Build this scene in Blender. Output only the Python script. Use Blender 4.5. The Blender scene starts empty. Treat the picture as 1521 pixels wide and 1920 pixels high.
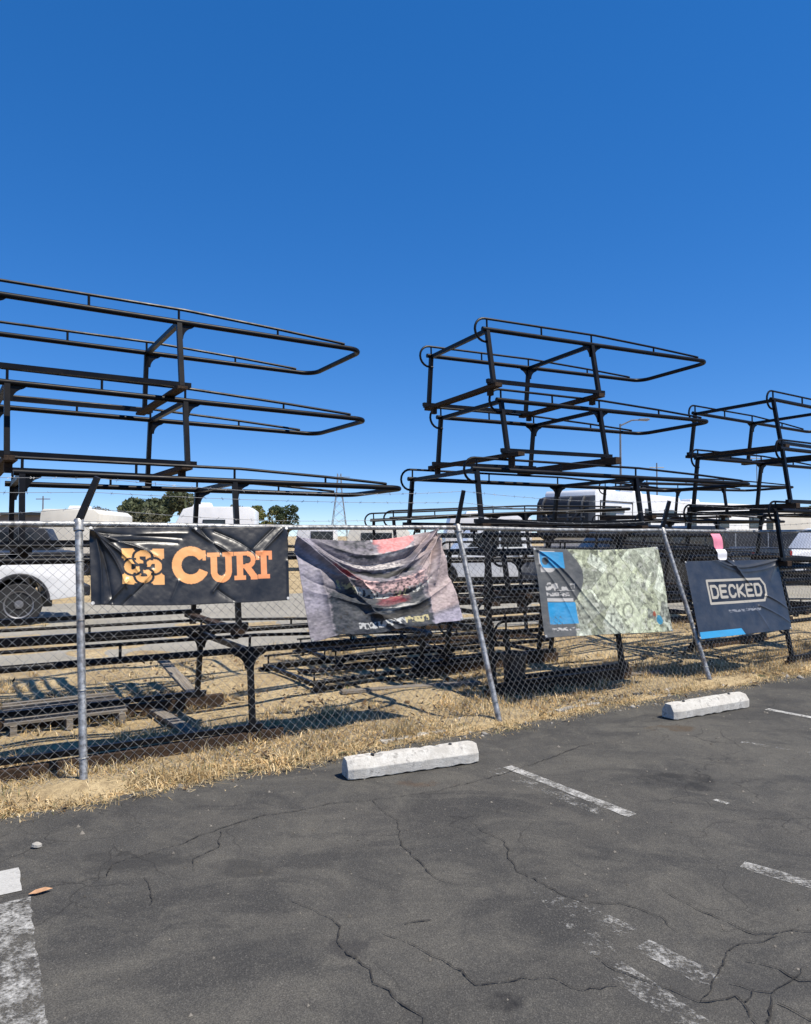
import bpy, math, random
import numpy as np
from mathutils import Vector, Matrix, Euler

# ------------------------------------------------------------------ camera, sky, sun, exposure
scene = bpy.context.scene
COL = scene.collection
EYE = 1.65
FPX, CXP, CYP = 1350.0, 760.5, 960.0          # focal length / centre in the photograph's pixels
PITCH = math.atan(45 / 1350.0)
cam_d = bpy.data.cameras.new('camera')
cam = bpy.data.objects.new('camera', cam_d)
COL.objects.link(cam)
cam.location = (0, 0, EYE)
cam.rotation_euler = (math.pi / 2 + PITCH, 0, 0)
cam_d.sensor_fit = 'HORIZONTAL'
cam_d.sensor_width = 36
cam_d.lens = 36 * FPX / 1521
cam_d.clip_start = 0.05
cam_d.clip_end = 5000
scene.camera = cam

SUN_AZ = math.radians(116)                     # clockwise from +Y (the view direction)
SUN_EL = math.radians(60)
world = bpy.data.worlds.new('World')
scene.world = world
world.use_nodes = True
wn = world.node_tree
bg = wn.nodes['Background']
sky = wn.nodes.new('ShaderNodeTexSky')
sky.sky_type = 'NISHITA'
sky.sun_disc = False
sky.sun_elevation = SUN_EL
sky.sun_rotation = SUN_AZ
sky.altitude = 0
sky.air_density = 0.5
sky.dust_density = 0.0
sky.ozone_density = 4.0
hsv = wn.nodes.new('ShaderNodeHueSaturation')
hsv.inputs['Hue'].default_value = 0.512
hsv.inputs['Saturation'].default_value = 1.72
hsv.inputs['Value'].default_value = 1.66
gam = wn.nodes.new('ShaderNodeGamma')           # flatten the horizon glow: deep clear-day blue
gam.inputs[1].default_value = 0.58
wn.links.new(sky.outputs[0], gam.inputs[0])
wn.links.new(gam.outputs[0], hsv.inputs['Color'])
wn.links.new(hsv.outputs[0], bg.inputs['Color'])
bg.inputs['Strength'].default_value = 0.15

sd = bpy.data.lights.new('sun', 'SUN')
sd.energy = 4.9
sd.angle = math.radians(0.53)
sd.color = (1.0, 0.93, 0.82)
sun = bpy.data.objects.new('sun', sd)
COL.objects.link(sun)
sdir = Vector((math.sin(SUN_AZ) * math.cos(SUN_EL), math.cos(SUN_AZ) * math.cos(SUN_EL), math.sin(SUN_EL)))
sun.rotation_euler = sdir.to_track_quat('Z', 'Y').to_euler()
sun.location = (20, -10, 30)

scene.view_settings.view_transform = 'Standard'
scene.view_settings.look = 'None'
scene.view_settings.exposure = 0.45
scene.view_settings.gamma = 1.0
scene.view_settings.use_curve_mapping = False

random.seed(7)
RNG = np.random.default_rng(11)
V = Vector

# ------------------------------------------------------------------ helpers
def ground(px, py, z=0.0):
    """point of the level plane z that the photograph shows at (px, py)"""
    a = (px - CXP) / FPX
    b = -(py - CYP) / FPX
    d = V((a, math.cos(PITCH) - b * math.sin(PITCH), math.sin(PITCH) + b * math.cos(PITCH)))
    k = (z - EYE) / d.z
    return V((d.x * k, d.y * k, z))

def at(px, py, dist):
    """point at view depth dist (metres along +Y) shown at (px, py)"""
    a = (px - CXP) / FPX
    b = -(py - CYP) / FPX
    d = V((a, math.cos(PITCH) - b * math.sin(PITCH), math.sin(PITCH) + b * math.cos(PITCH)))
    k = dist / d.y
    return V((d.x * k, d.y * k, EYE + d.z * k))

class MB:
    """collects shapes; build() links them as one mesh object"""
    def __init__(s):
        s.v = []; s.f = []
    def add(s, vs, fs):
        o = len(s.v)
        s.v.extend([tuple(p) for p in vs])
        s.f.extend([tuple(i + o for i in f) for f in fs])
        return s
    def box(s, c, size, rot=None, taper=1.0):
        hx, hy, hz = (k / 2 for k in size)
        vs = []
        for z in (-1, 1):
            t = taper if z > 0 else 1.0
            for y in (-1, 1):
                for x in (-1, 1):
                    p = V((x * hx * t, y * hy * t, z * hz))
                    if rot: p = rot @ p
                    vs.append(V(c) + p)
        return s.add(vs, [(0, 2, 3, 1), (4, 5, 7, 6), (0, 1, 5, 4), (2, 6, 7, 3), (0, 4, 6, 2), (1, 3, 7, 5)])
    def tube(s, path, r, n=8, cap=True, square=False, up=None):
        path = [V(p) for p in path]
        m = len(path)
        rs = r if isinstance(r, (list, tuple)) else [r] * m
        ref = None
        rings = []
        for i, p in enumerate(path):
            if i == 0: t = path[1] - path[0]
            elif i == m - 1: t = path[-1] - path[-2]
            else: t = (path[i + 1] - p).normalized() + (p - path[i - 1]).normalized()
            t.normalize()
            if ref is None:
                u0 = V(up) if up else (V((0, 0, 1)) if abs(t.z) < 0.9 else V((1, 0, 0)))
                ref = (u0 - t * u0.dot(t)).normalized()
            else:
                ref = (ref - t * ref.dot(t)).normalized()
            b = t.cross(ref)
            nn = 4 if square else n
            ring = []
            for k in range(nn):
                a = 2 * math.pi * (k + (0.5 if square else 0)) / nn
                rr = rs[i] * (1.41421 if square else 1)
                ring.append(p + ref * (math.cos(a) * rr) + b * (math.sin(a) * rr))
            rings.append(ring)
        nn = len(rings[0])
        vs = [q for ring in rings for q in ring]
        fs = []
        for i in range(m - 1):
            for k in range(nn):
                k2 = (k + 1) % nn
                fs.append((i * nn + k, i * nn + k2, (i + 1) * nn + k2, (i + 1) * nn + k))
        if cap:
            fs.append(tuple(reversed(range(nn))))
            fs.append(tuple((m - 1) * nn + k for k in range(nn)))
        return s.add(vs, fs)
    def prism(s, poly, depth_vec, origin=(0, 0, 0), ex=(1, 0, 0), ey=(0, 0, 1)):
        """poly: 2-D outline in the plane (ex, ey); extruded by depth_vec"""
        o, ex, ey, d = V(origin), V(ex), V(ey), V(depth_vec)
        n = len(poly)
        a = [o + ex * x + ey * y for x, y in poly]
        b = [p + d for p in a]
        fs = [tuple(range(n)), tuple(reversed(range(n, 2 * n)))]
        for k in range(n):
            k2 = (k + 1) % n
            fs.append((k, n + k, n + k2, k2))
        return s.add(a + b, fs)
    def lathe(s, prof, origin=(0, 0, 0), axis=(0, 0, 1), n=24):
        """prof: list of (radius, height along axis)"""
        ax = V(axis).normalized()
        u = ax.orthogonal().normalized(); w = ax.cross(u)
        vs = []
        for r, h in prof:
            for k in range(n):
                a = 2 * math.pi * k / n
                vs.append(V(origin) + ax * h + u * (r * math.cos(a)) + w * (r * math.sin(a)))
        fs = []
        for i in range(len(prof) - 1):
            for k in range(n):
                k2 = (k + 1) % n
                fs.append((i * n + k, i * n + k2, (i + 1) * n + k2, (i + 1) * n + k))
        fs.append(tuple(reversed(range(n))))
        fs.append(tuple((len(prof) - 1) * n + k for k in range(n)))
        return s.add(vs, fs)
    def mesh(s, name, mat, smooth=None):
        me = bpy.data.meshes.new(name)
        me.from_pydata(s.v, [], s.f)
        me.validate()
        if mat is not None: me.materials.append(mat)
        if smooth is not None:
            me.polygons.foreach_set('use_smooth', [True] * len(me.polygons))
            try: me.set_sharp_from_angle(angle=math.radians(smooth))
            except Exception: pass
        me.update()
        return me
    def build(s, name, mat, parent=None, smooth=None, bevel=0.0, fix=True):
        me = s.mesh(name, mat, smooth)
        o = bpy.data.objects.new(name, me)
        COL.objects.link(o)
        if parent is not None: o.parent = parent
        if fix:
            import bmesh
            bm = bmesh.new(); bm.from_mesh(me)
            bmesh.ops.recalc_face_normals(bm, faces=bm.faces)
            if bevel > 0:
                es = [e for e in bm.edges if len(e.link_faces) == 2 and e.calc_face_angle(0) > math.radians(30)]
                bmesh.ops.bevel(bm, geom=es, offset=bevel, segments=2, profile=0.6, affect='EDGES', clamp_overlap=True)
            bm.to_mesh(me); bm.free()
            if smooth is not None:
                me.polygons.foreach_set('use_smooth', [True] * len(me.polygons))
                me.set_sharp_from_angle(angle=math.radians(smooth))
        return o

def tag(o, label=None, cat=None, group=None, kind=None):
    if label: o['label'] = label
    if cat: o['category'] = cat
    if group: o['group'] = group
    if kind: o['kind'] = kind
    return o

def empty(name, loc, rot=(0, 0, 0)):
    o = bpy.data.objects.new(name, None)
    o.location = loc; o.rotation_euler = rot
    o.empty_display_size = 0.1
    COL.objects.link(o)
    return o

def np_mesh(name, verts, faces, mat, cols=None, parent=None, smooth=False):
    """verts (n,3), faces (m,k) arrays, all faces with k corners; cols (n,3) linear point colours"""
    me = bpy.data.meshes.new(name)
    n, (m, k) = len(verts), faces.shape
    me.vertices.add(n); me.vertices.foreach_set('co', verts.astype(np.float32).ravel())
    me.loops.add(m * k); me.loops.foreach_set('vertex_index', faces.astype(np.int32).ravel())
    me.polygons.add(m)
    me.polygons.foreach_set('loop_start', np.arange(0, m * k, k, dtype=np.int32))
    me.polygons.foreach_set('loop_total', np.full(m, k, dtype=np.int32))
    if smooth: me.polygons.foreach_set('use_smooth', np.ones(m, dtype=bool))
    if cols is not None:
        ca = me.color_attributes.new('print', 'FLOAT_COLOR', 'POINT')
        ca.data.foreach_set('color', np.concatenate([cols, np.ones((n, 1))], 1).astype(np.float32).ravel())
    me.materials.append(mat)
    me.update(calc_edges=True)
    o = bpy.data.objects.new(name, me)
    COL.objects.link(o)
    if parent is not None: o.parent = parent
    return o

# ------------------------------------------------------------------ materials
class NT:
    def __init__(s, name):
        s.m = bpy.data.materials.new(name); s.m.use_nodes = True
        s.t = s.m.node_tree; s.b = s.t.nodes['Principled BSDF']
        s.co = s.t.nodes.new('ShaderNodeTexCoord')
    def n(s, typ, **kw):
        x = s.t.nodes.new(typ)
        for k, v in kw.items():
            if k in x.inputs: x.inputs[k].default_value = v
            else: setattr(x, k, v)
        return x
    def l(s, a, b): s.t.links.new(a, b)
    def noise(s, scale, detail=4, rough=0.55, coord='Object', dist=0.0, mapping=None):
        x = s.n('ShaderNodeTexNoise', Scale=scale, Detail=detail, Roughness=rough, Distortion=dist)
        src = s.co.outputs[coord]
        if mapping:
            mp = s.n('ShaderNodeMapping'); mp.inputs['Scale'].default_value = mapping
            s.l(src, mp.inputs['Vector']); src = mp.outputs[0]
        s.l(src, x.inputs['Vector'])
        return x.outputs['Fac']
    def ramp(s, fac, stops):
        r = s.n('ShaderNodeValToRGB')
        cr = r.color_ramp
        while len(cr.elements) < len(stops): cr.elements.new(0.5)
        for e, (p, c) in zip(cr.elements, stops):
            e.position = p
            e.color = tuple(c) + (1,) if hasattr(c, '__len__') else (c, c, c, 1)
        s.l(fac, r.inputs[0])
        return r.outputs[0]
    def mix(s, fac, a, b, mode='MIX'):
        x = s.n('ShaderNodeMix', data_type='RGBA', blend_type=mode)
        for sock, val in ((x.inputs[0], fac), (x.inputs[6], a), (x.inputs[7], b)):
            if hasattr(val, 'is_output'): s.l(val, sock)
            elif hasattr(val, '__len__'): sock.default_value = tuple(val) + (1,)
            else: sock.default_value = val
        return x.outputs[2]
    def math(s, op, a, b=0.0):
        x = s.n('ShaderNodeMath', operation=op)
        for sock, val in ((x.inputs[0], a), (x.inputs[1], b)):
            if hasattr(val, 'is_output'): s.l(val, sock)
            else: sock.default_value = val
        return x.outputs[0]
    def col(s, c):
        if hasattr(c, 'is_output'): s.l(c, s.b.inputs['Base Color'])
        else: s.b.inputs['Base Color'].default_value = tuple(c) + (1,)
        return s
    def set(s, rough=None, metal=None, spec=None, coat=None):
        for k, v in (('Roughness', rough), ('Metallic', metal), ('Specular IOR Level', spec), ('Coat Weight', coat)):
            if v is None: continue
            if hasattr(v, 'is_output'): s.l(v, s.b.inputs[k])
            else: s.b.inputs[k].default_value = v
        return s
    def bump(s, h, strength=0.3, dist=0.01):
        x = s.n('ShaderNodeBump'); x.inputs['Strength'].default_value = strength; x.inputs['Distance'].default_value = dist
        s.l(h, x.inputs['Height']); s.l(x.outputs[0], s.b.inputs['Normal'])
        return s

def simple(name, c, rough=0.5, metal=0.0, var=0.25, scale=6, spec=None, bump=0.0):
    m = NT(name)
    f = m.noise(scale, 5, 0.6)
    lo = tuple(k * (1 - var) for k in c); hi = tuple(min(1, k * (1 + var)) for k in c)
    m.col(m.ramp(f, [(0.3, lo), (0.7, hi)]))
    m.set(rough=m.ramp(m.noise(scale * 2.3, 3), [(0.3, max(0, rough - 0.08)), (0.7, min(1, rough + 0.08))]), metal=metal, spec=spec)
    if bump: m.bump(m.noise(scale * 8, 4), bump, 0.004)
    return m.m

def mat_black_steel():
    m = NT('black_powder_coat')
    dust = m.noise(5, 6, 0.65)
    chips = m.noise(38, 3, 0.5)
    c = m.mix(m.ramp(dust, [(0.5, 0.0), (0.85, 0.4)]), (0.0035, 0.0035, 0.0045), (0.010, 0.009, 0.008))
    c = m.mix(m.ramp(chips, [(0.70, 0.0), (0.74, 0.8)]), c, (0.03, 0.017, 0.011))
    m.col(c).set(rough=m.ramp(dust, [(0.3, 0.34), (0.75, 0.55)]), spec=0.2)
    m.bump(m.noise(120, 2), 0.08, 0.002)
    return m.m

def mat_galvanised():
    m = NT('galvanised_steel')
    f = m.noise(22, 5, 0.65)
    c = m.ramp(f, [(0.3, (0.10, 0.10, 0.10)), (0.50, (0.34, 0.34, 0.33)), (0.72, (0.58, 0.58, 0.56))])
    r = m.noise(4, 4)
    c = m.mix(m.ramp(r, [(0.55, 0.0), (0.72, 0.75)]), c, (0.10, 0.065, 0.045))
    m.col(c).set(rough=0.5, metal=0.6).bump(f, 0.15, 0.002)
    return m.m

def mat_wood(name, base, dark):
    m = NT(name)
    g = m.noise(6, 6, 0.7, mapping=(0.6, 9, 9), dist=0.4)
    c = m.ramp(g, [(0.3, dark), (0.6, base), (0.8, tuple(min(1, k * 1.35) for k in base))])
    m.col(c).set(rough=0.85, spec=0.2).bump(g, 0.5, 0.004)
    return m.m

def mat_asphalt():
    m = NT('worn_asphalt')
    big = m.noise(0.55, 5, 0.6, dist=0.6)
    mid = m.noise(3.2, 6, 0.7)
    streak = m.noise(1.1, 5, 0.65, mapping=(0.7, 2.6, 1))
    fine = m.noise(160, 2, 0.6)
    agg = m.n('ShaderNodeTexVoronoi', Scale=210.0); m.l(m.co.outputs['Object'], agg.inputs['Vector'])
    dustp = m.noise(2.4, 10, 0.78, dist=0.9)
    patchy = m.noise(1.1, 7, 0.66, dist=0.8, mapping=(1.0, 1.7, 1))
    c = m.ramp(big, [(0.30, (0.054, 0.053, 0.050)), (0.5, (0.074, 0.072, 0.067)), (0.70, (0.108, 0.103, 0.092))])
    c = m.mix(m.ramp(dustp, [(0.44, 0.0), (0.58, 0.6), (0.70, 0.95)]), c, (0.165, 0.156, 0.134))
    c = m.mix(m.ramp(mid, [(0.40, 0.0), (0.68, 0.6)]), c, (0.118, 0.112, 0.100))
    c = m.mix(m.ramp(patchy, [(0.50, 0.0), (0.60, 0.7)]), c, (0.040, 0.040, 0.040))
    c = m.mix(m.ramp(streak, [(0.56, 0.0), (0.72, 0.6)]), c, (0.044, 0.044, 0.044))
    spk = m.n('ShaderNodeTexVoronoi', Scale=26.0); m.l(m.co.outputs['Object'], spk.inputs['Vector'])
    c = m.mix(m.ramp(spk.outputs['Distance'], [(0.045, 0.8), (0.075, 0.0)]), c, m.ramp(spk.outputs['Color'], [(0.55, (0.06, 0.06, 0.058)), (0.9, (0.30, 0.28, 0.25))]))
    c = m.mix(m.ramp(agg.outputs['Color'], [(0.0, 0.0), (1.0, 0.42)]), c, m.ramp(agg.outputs['Color'], [(0.2, (0.028, 0.028, 0.029)), (0.6, (0.09, 0.088, 0.085)), (0.95, (0.25, 0.24, 0.22))]))
    c = m.mix(m.ramp(fine, [(0.42, 0.5), (0.55, 0.0)]), c, (0.03, 0.03, 0.031))
    # hairline crazing in some areas only
    wv = m.n('ShaderNodeVectorMath', operation='ADD')
    nz = m.n('ShaderNodeTexNoise', Scale=2.2, Detail=4.0); m.l(m.co.outputs['Object'], nz.inputs['Vector'])
    sc_ = m.n('ShaderNodeVectorMath', operation='SCALE'); sc_.inputs['Scale'].default_value = 0.45
    m.l(nz.outputs['Color'], sc_.inputs[0]); m.l(m.co.outputs['Object'], wv.inputs[0]); m.l(sc_.outputs[0], wv.inputs[1])
    ce = m.n('ShaderNodeTexVoronoi', feature='DISTANCE_TO_EDGE', Scale=1.9); m.l(wv.outputs[0], ce.inputs['Vector'])
    line = m.ramp(ce.outputs['Distance'], [(0.0, 1.0), (0.012, 0.0)])
    area = m.ramp(m.noise(0.7, 3, 0.5), [(0.48, 0.0), (0.60, 0.75)])
    c = m.mix(m.math('MULTIPLY', line, area), c, (0.026, 0.025, 0.024))
    # oil stains and rusty leaf stains, each where it lies on the lot
    sep = m.n('ShaderNodeSeparateXYZ'); m.l(m.co.outputs['Object'], sep.inputs[0])
    wob = m.noise(4.5, 4, 0.6)
    for (px, py, rx, ry, colr, k) in ((1268, 1472, .26, .17, (0.02, 0.02, 0.021), .8), (940, 1897, .10, .06, (0.015, 0.015, 0.017), .9),
                                      (1262, 1372, .22, .10, (0.085, 0.055, 0.028), .7), (790, 1478, .20, .07, (0.10, 0.06, 0.035), .6),
                                      (250, 1630, .32, .12, (0.03, 0.03, 0.031), .6), (455, 1640, .22, .09, (0.03, 0.03, 0.031), .6),
                                      (1350, 1880, .3, .2, (0.04, 0.04, 0.042), .4), (660, 1780, .12, .10, (0.026, 0.026, 0.03), .7)):
        p = ground(px, py)
        dx = m.math('DIVIDE', m.math('SUBTRACT', sep.outputs[0], p.x), rx)
        dy = m.math('DIVIDE', m.math('SUBTRACT', sep.outputs[1], p.y), ry)
        d = m.math('ADD', m.math('MULTIPLY', dx, dx), m.math('MULTIPLY', dy, dy))
        d = m.math('ADD', d, m.math('MULTIPLY', m.math('SUBTRACT', wob, 0.5), 6.5))
        c = m.mix(m.ramp(d, [(0.15, k * .8), (1.0, 0.0)]), c, colr)
    c = m.mix(1.0, c, (0.87, 0.855, 0.815), 'MULTIPLY')
    m.col(c).set(rough=m.ramp(mid, [(0.3, 0.78), (0.7, 0.92)]), spec=0.25)
    h = m.math('ADD', m.math('MULTIPLY', agg.outputs['Distance'], 0.6), m.math('MULTIPLY', fine, 0.5))
    m.bump(h, 0.5, 0.006)
    return m.m

def mat_paint(name, wear, c=(0.50, 0.49, 0.455)):
    m = NT(name)
    f = m.noise(9, 8, 0.75, dist=0.3)
    g = m.noise(75, 4, 0.7)
    s = m.math('ADD', m.math('MULTIPLY', f, 0.62), m.math('MULTIPLY', g, 0.38))
    a = m.ramp(s, [(wear - 0.06, 0.0), (wear + 0.11, 0.95)])
    m.col(m.ramp(g, [(0.3, tuple(k * 0.72 for k in c)), (0.65, c)])).set(rough=0.75, spec=0.3)
    m.l(a, m.b.inputs['Alpha'])
    return m.m

def mat_crack():
    m = NT('crumbled_crack')
    f = m.noise(48, 6, 0.75); g = m.noise(5, 3, 0.6)
    sm = m.math('ADD', m.math('MULTIPLY', f, 0.7), m.math('MULTIPLY', g, 0.3))
    m.col(m.ramp(f, [(0.3, (0.020, 0.019, 0.018)), (0.6, (0.045, 0.043, 0.040))])).set(rough=0.95, spec=0.1)
    m.l(m.ramp(sm, [(0.40, 0.0), (0.52, 0.95)]), m.b.inputs['Alpha'])
    return m.m

def mat_soil():
    m = NT('dry_grass_soil')
    a = m.noise(1.3, 6, 0.65)
    b = m.noise(16, 6, 0.75)
    d = m.noise(70, 3, 0.7)
    c = m.ramp(a, [(0.3, (0.27, 0.20, 0.115)), (0.5, (0.46, 0.355, 0.20)), (0.7, (0.60, 0.475, 0.28))])
    c = m.mix(m.ramp(b, [(0.40, 0.6), (0.56, 0.0)]), c, (0.19, 0.135, 0.08))
    c = m.mix(m.ramp(d, [(0.5, 0.0), (0.7, 0.5)]), c, (0.55, 0.44, 0.27))
    m.col(c).set(rough=0.95, spec=0.1).bump(m.math('ADD', b, m.math('MULTIPLY', d, .5)), 0.9, 0.03)
    return m.m

def mat_lane():
    m = NT('pale_gravel_lane')
    a = m.noise(0.8, 5, 0.6); d = m.noise(60, 4, 0.7)
    c = m.ramp(a, [(0.3, (0.27, 0.25, 0.205)), (0.7, (0.38, 0.355, 0.295))])
    c = m.mix(m.ramp(d, [(0.4, 0.5), (0.6, 0.0)]), c, (0.17, 0.16, 0.14))
    m.col(c).set(rough=0.95, spec=0.15).bump(d, 0.5, 0.01)
    return m.m

def mat_attr(name, rough=0.4, spec=0.4, tint_noise=0.0, translucent=0.0, bump=0.0):
    m = NT(name)
    at_ = m.n('ShaderNodeAttribute', attribute_name='print')
    c = at_.outputs['Color']
    if tint_noise:
        f = m.noise(7, 6, 0.65)
        c = m.mix(m.ramp(f, [(0.35, 0.0), (0.75, tint_noise)]), c, (0.30, 0.28, 0.25))
    m.col(c).set(rough=rough, spec=spec)
    if bump: m.bump(m.noise(9, 5, 0.6, dist=0.5), bump, 0.02)
    if translucent:
        tr = m.n('ShaderNodeBsdfTranslucent'); m.l(c, tr.inputs['Color'])
        mx = m.n('ShaderNodeMixShader'); mx.inputs[0].default_value = translucent
        m.l(m.b.outputs[0], mx.inputs[1]); m.l(tr.outputs[0], mx.inputs[2])
        m.l(mx.outputs[0], m.t.nodes['Material Output'].inputs['Surface'])
    return m.m

def mat_concrete_paint():
    m = NT('painted_concrete')
    f = m.noise(7, 7, 0.7); g = m.noise(30, 6, 0.75); k = m.noise(120, 3)
    c = m.ramp(k, [(0.3, (0.56, 0.54, 0.49)), (0.7, (0.68, 0.66, 0.60))])
    s = m.math('ADD', m.math('MULTIPLY', f, .5), m.math('MULTIPLY', g, .5))
    c = m.mix(m.ramp(s, [(0.515, 0.0), (0.575, 0.85)]), c, (0.24, 0.225, 0.20))
    c = m.mix(m.ramp(f, [(0.38, 0.6), (0.60, 0.0)]), c, (0.30, 0.275, 0.235))
    m.col(c).set(rough=0.85, spec=0.25).bump(m.math('ADD', g, k), 0.5, 0.006)
    return m.m

M = {
    'steel': mat_black_steel(), 'galv': mat_galvanised(), 'asphalt': mat_asphalt(), 'soil': mat_soil(), 'lane': mat_lane(),
    'wood': mat_wood('weathered_plank', (0.060, 0.038, 0.024), (0.018, 0.013, 0.010)),
    'greywood': mat_wood('grey_timber', (0.25, 0.22, 0.18), (0.06, 0.05, 0.042)),
    'stop': mat_concrete_paint(),
    'concrete': simple('bare_concrete', (0.36, 0.34, 0.30), 0.9, var=0.35, scale=9, bump=0.6),
    'banner': mat_attr('printed_vinyl', 0.36, 0.5, 0.10, bump=0.12),
    'faded': mat_attr('faded_vinyl', 0.6, 0.3, 0.16, bump=0.18),
    'straw': mat_attr('straw_blades', 0.85, 0.15, translucent=0.25),
    'leaf': mat_attr('tree_leaves', 0.6, 0.25, translucent=0.3),
    'pebble': mat_attr('pebbles', 0.9, 0.2),
    'white': simple('white_vehicle_paint', (0.78, 0.78, 0.77), 0.3, var=0.06, scale=2),
    'cream': simple('cream_fibreglass', (0.70, 0.67, 0.58), 0.4, var=0.08, scale=2),
    'grey': simple('grey_paint', (0.22, 0.23, 0.24), 0.45, var=0.12, scale=2),
    'dark': simple('dark_paint', (0.022, 0.024, 0.026), 0.3, var=0.3, scale=3),
    'plastic': simple('black_plastic', (0.014, 0.014, 0.016), 0.5, var=0.4, scale=14, bump=0.2),
    'tyre': simple('tyre_rubber', (0.016, 0.016, 0.017), 0.8, var=0.3, scale=12),
    'alloy': simple('alloy_rim', (0.20, 0.20, 0.21), 0.45, 0.6, var=0.2, scale=10),
    'glass': simple('dark_window', (0.018, 0.022, 0.027), 0.08, var=0.2, scale=2, spec=0.6),
    'red': simple('red_lens', (0.32, 0.02, 0.02), 0.25, var=0.2, scale=8),
    'crack': mat_crack(),
    'bark': simple('bark', (0.10, 0.075, 0.055), 0.95, var=0.4, scale=12, bump=0.6),
    'farbuild': simple('distant_wall', (0.14, 0.13, 0.125), 0.9, var=0.2, scale=0.3),
    'pink': simple('pink_tag', (0.75, 0.24, 0.32), 0.5, var=0.1, scale=20),
    'tagwhite': simple('white_tag', (0.80, 0.78, 0.78), 0.5, var=0.06, scale=20),
    'rib': simple('dull_black_trim', (0.05, 0.052, 0.056), 0.5, var=0.2, scale=6),
    'pole': simple('grey_pole', (0.20, 0.205, 0.21), 0.5, 0.3, var=0.2, scale=3),
}

# ------------------------------------------------------------------ ground
DIRX, DIRY = 0.857, 0.515
ALONG = V((DIRX, DIRY, 0)); BACK = V((-DIRY, DIRX, 0))
ORG = V((-2.07, 4.69, 0))
def lot(t, p, z=0.0):
    """t metres along the fence from its first post in view, p metres behind it"""
    q = ORG + ALONG * t + BACK * p
    return V((q.x, q.y, z))

def sheet(name, outline, z, mat):
    mb = MB(); mb.add([(x, y, z) for x, y in outline], [tuple(range(len(outline)))])
    return mb.build(name, mat, fix=True)

# soil with gentle relief near the fence, flat and huge beyond
def soil():
    n = 170
    ts = np.linspace(-7, 14, n); ps = np.linspace(-1.2, 9.5, 100)
    T, Pp = np.meshgrid(ts, ps)
    Z = np.zeros_like(T)
    for k in range(30):
        a = RNG.uniform(0, 6.28); fr = RNG.uniform(1.5, 9); ph = RNG.uniform(0, 6.28)
        Z += np.sin(fr * (np.cos(a) * T + np.sin(a) * Pp) + ph) * 0.008 / (0.5 + fr * 0.25)
    Z += 0.03 * np.exp(-((Pp - 0.05) / 0.22) ** 2) - 0.07 * np.clip((-0.16 - Pp) / .14, 0, 1)
    edge = np.minimum.reduce([(T + 7) / 1.0, (14 - T) / 1.0, (Pp + 1.2) / .25, (9.5 - Pp) / 1.0]).clip(0, 1)
    Z = (Z + 0.012) * edge + 0.002 - 0.02 * (1 - edge)
    X = ORG.x + DIRX * T - DIRY * Pp; Y = ORG.y + DIRY * T + DIRX * Pp
    vs = np.stack([X, Y, Z], -1).reshape(-1, 3)
    idx = np.arange(n * 100).reshape(100, n)
    fs = np.stack([idx[:-1, :-1], idx[:-1, 1:], idx[1:, 1:], idx[1:, :-1]], -1).reshape(-1, 4)
    o = np_mesh('dirt_verge', vs, fs, M['soil'], smooth=True)
    tag(o, kind='structure')
soil()
big = sheet('ground', [(-2500, -400), (2500, -400), (2500, 3500), (-2500, 3500)], -0.012, M['soil'])
tag(big, kind='structure')
# pale lane behind the racks
lane_pts = [lot(-26, 5.1), lot(40, 5.1), lot(40, 14.0), lot(-26, 14.0)]
lane = sheet('gravel_lane', [(p.x, p.y) for p in lane_pts], 0.030, M['lane'])
tag(lane, kind='structure')
patch_pts = [lot(t, p) for t, p in ((-9, 9.0), (-5, 8.6), (-1.5, 8.9), (0.6, 9.6), (0.4, 11.2), (-2, 12.5), (-9, 12.4))]
tag(sheet('dry_grass_patch', [(p.x, p.y) for p in patch_pts], 0.036, M['soil']), kind='structure')

# the parking lot: a thin slab with a ragged front edge along the verge
E0, E1 = ground(0, 1540), ground(1521, 1262)
edir = (E1 - E0).normalized(); enor = V((edir.y, -edir.x, 0))
def lot_edge(s):
    w = 0.035 * math.sin(1.9 * s + 1) + 0.022 * math.sin(4.7 * s) + 0.012 * math.sin(11.3 * s + 2) + 0.008 * math.sin(27 * s)
    return E0 + edir * s + enor * w
def asphalt():
    ss = np.arange(-30, 45, 0.06)
    fr = [lot_edge(float(s)) for s in ss]
    far = [E0 + edir * float(s) + enor * 40 for s in ss]
    mb = MB()
    n = len(ss); Z = 0.030
    vs = [(p.x, p.y, Z) for p in fr] + [(p.x, p.y, Z) for p in far] + [(p.x - enor.x * .02, p.y - enor.y * .02, -0.03) for p in fr]
    fs = []
    for i in range(n - 1):
        fs.append((i, n + i, n + i + 1, i + 1)); fs.append((i, i + 1, 2 * n + i + 1, 2 * n + i))
    mb.add(vs, fs)
    o = mb.build('parking_lot', M['asphalt'])
    tag(o, kind='structure')
    return o
lot_o = asphalt()
LZ = 0.030

# painted stall lines, worn through to the asphalt
def paint(c0, c1, w, wear, z=0.0035, name='painted_line'):
    a, b = ground(*c0, LZ), ground(*c1, LZ)
    d = (b - a).normalized(); nn = V((-d.y, d.x, 0)) * (w / 2)
    L = (b - a).length; k = max(2, int(L / 0.05))
    vs = []
    for i in range(k + 1):
        p = a + d * (L * i / k); j = random.uniform(-.016, .010)
        vs += [p + nn * (1 + j * 8) + V((0, 0, z)), p - nn * (1 + j * 8) + V((0, 0, z))]
    fs = [(2 * i, 2 * i + 1, 2 * i + 3, 2 * i + 2) for i in range(k)]
    mb = MB().add(vs, fs)
    return mb.build(name, mat_paint('worn_paint', wear), lot_o)
paint((952, 1438), (1186, 1530), .085, .47)
paint((926, 1444), (1130, 1524), .11, .56)
paint((14, 1632), (18, 1676), .10, .33)
paint((24, 1690), (50, 1990), .135, .52)
paint((1392, 1622), (1640, 1694), .09, .51)
paint((1203, 1772), (1340, 1842), .115, .52)
paint((1146, 1812), (1330, 1940), .115, .55)
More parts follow.
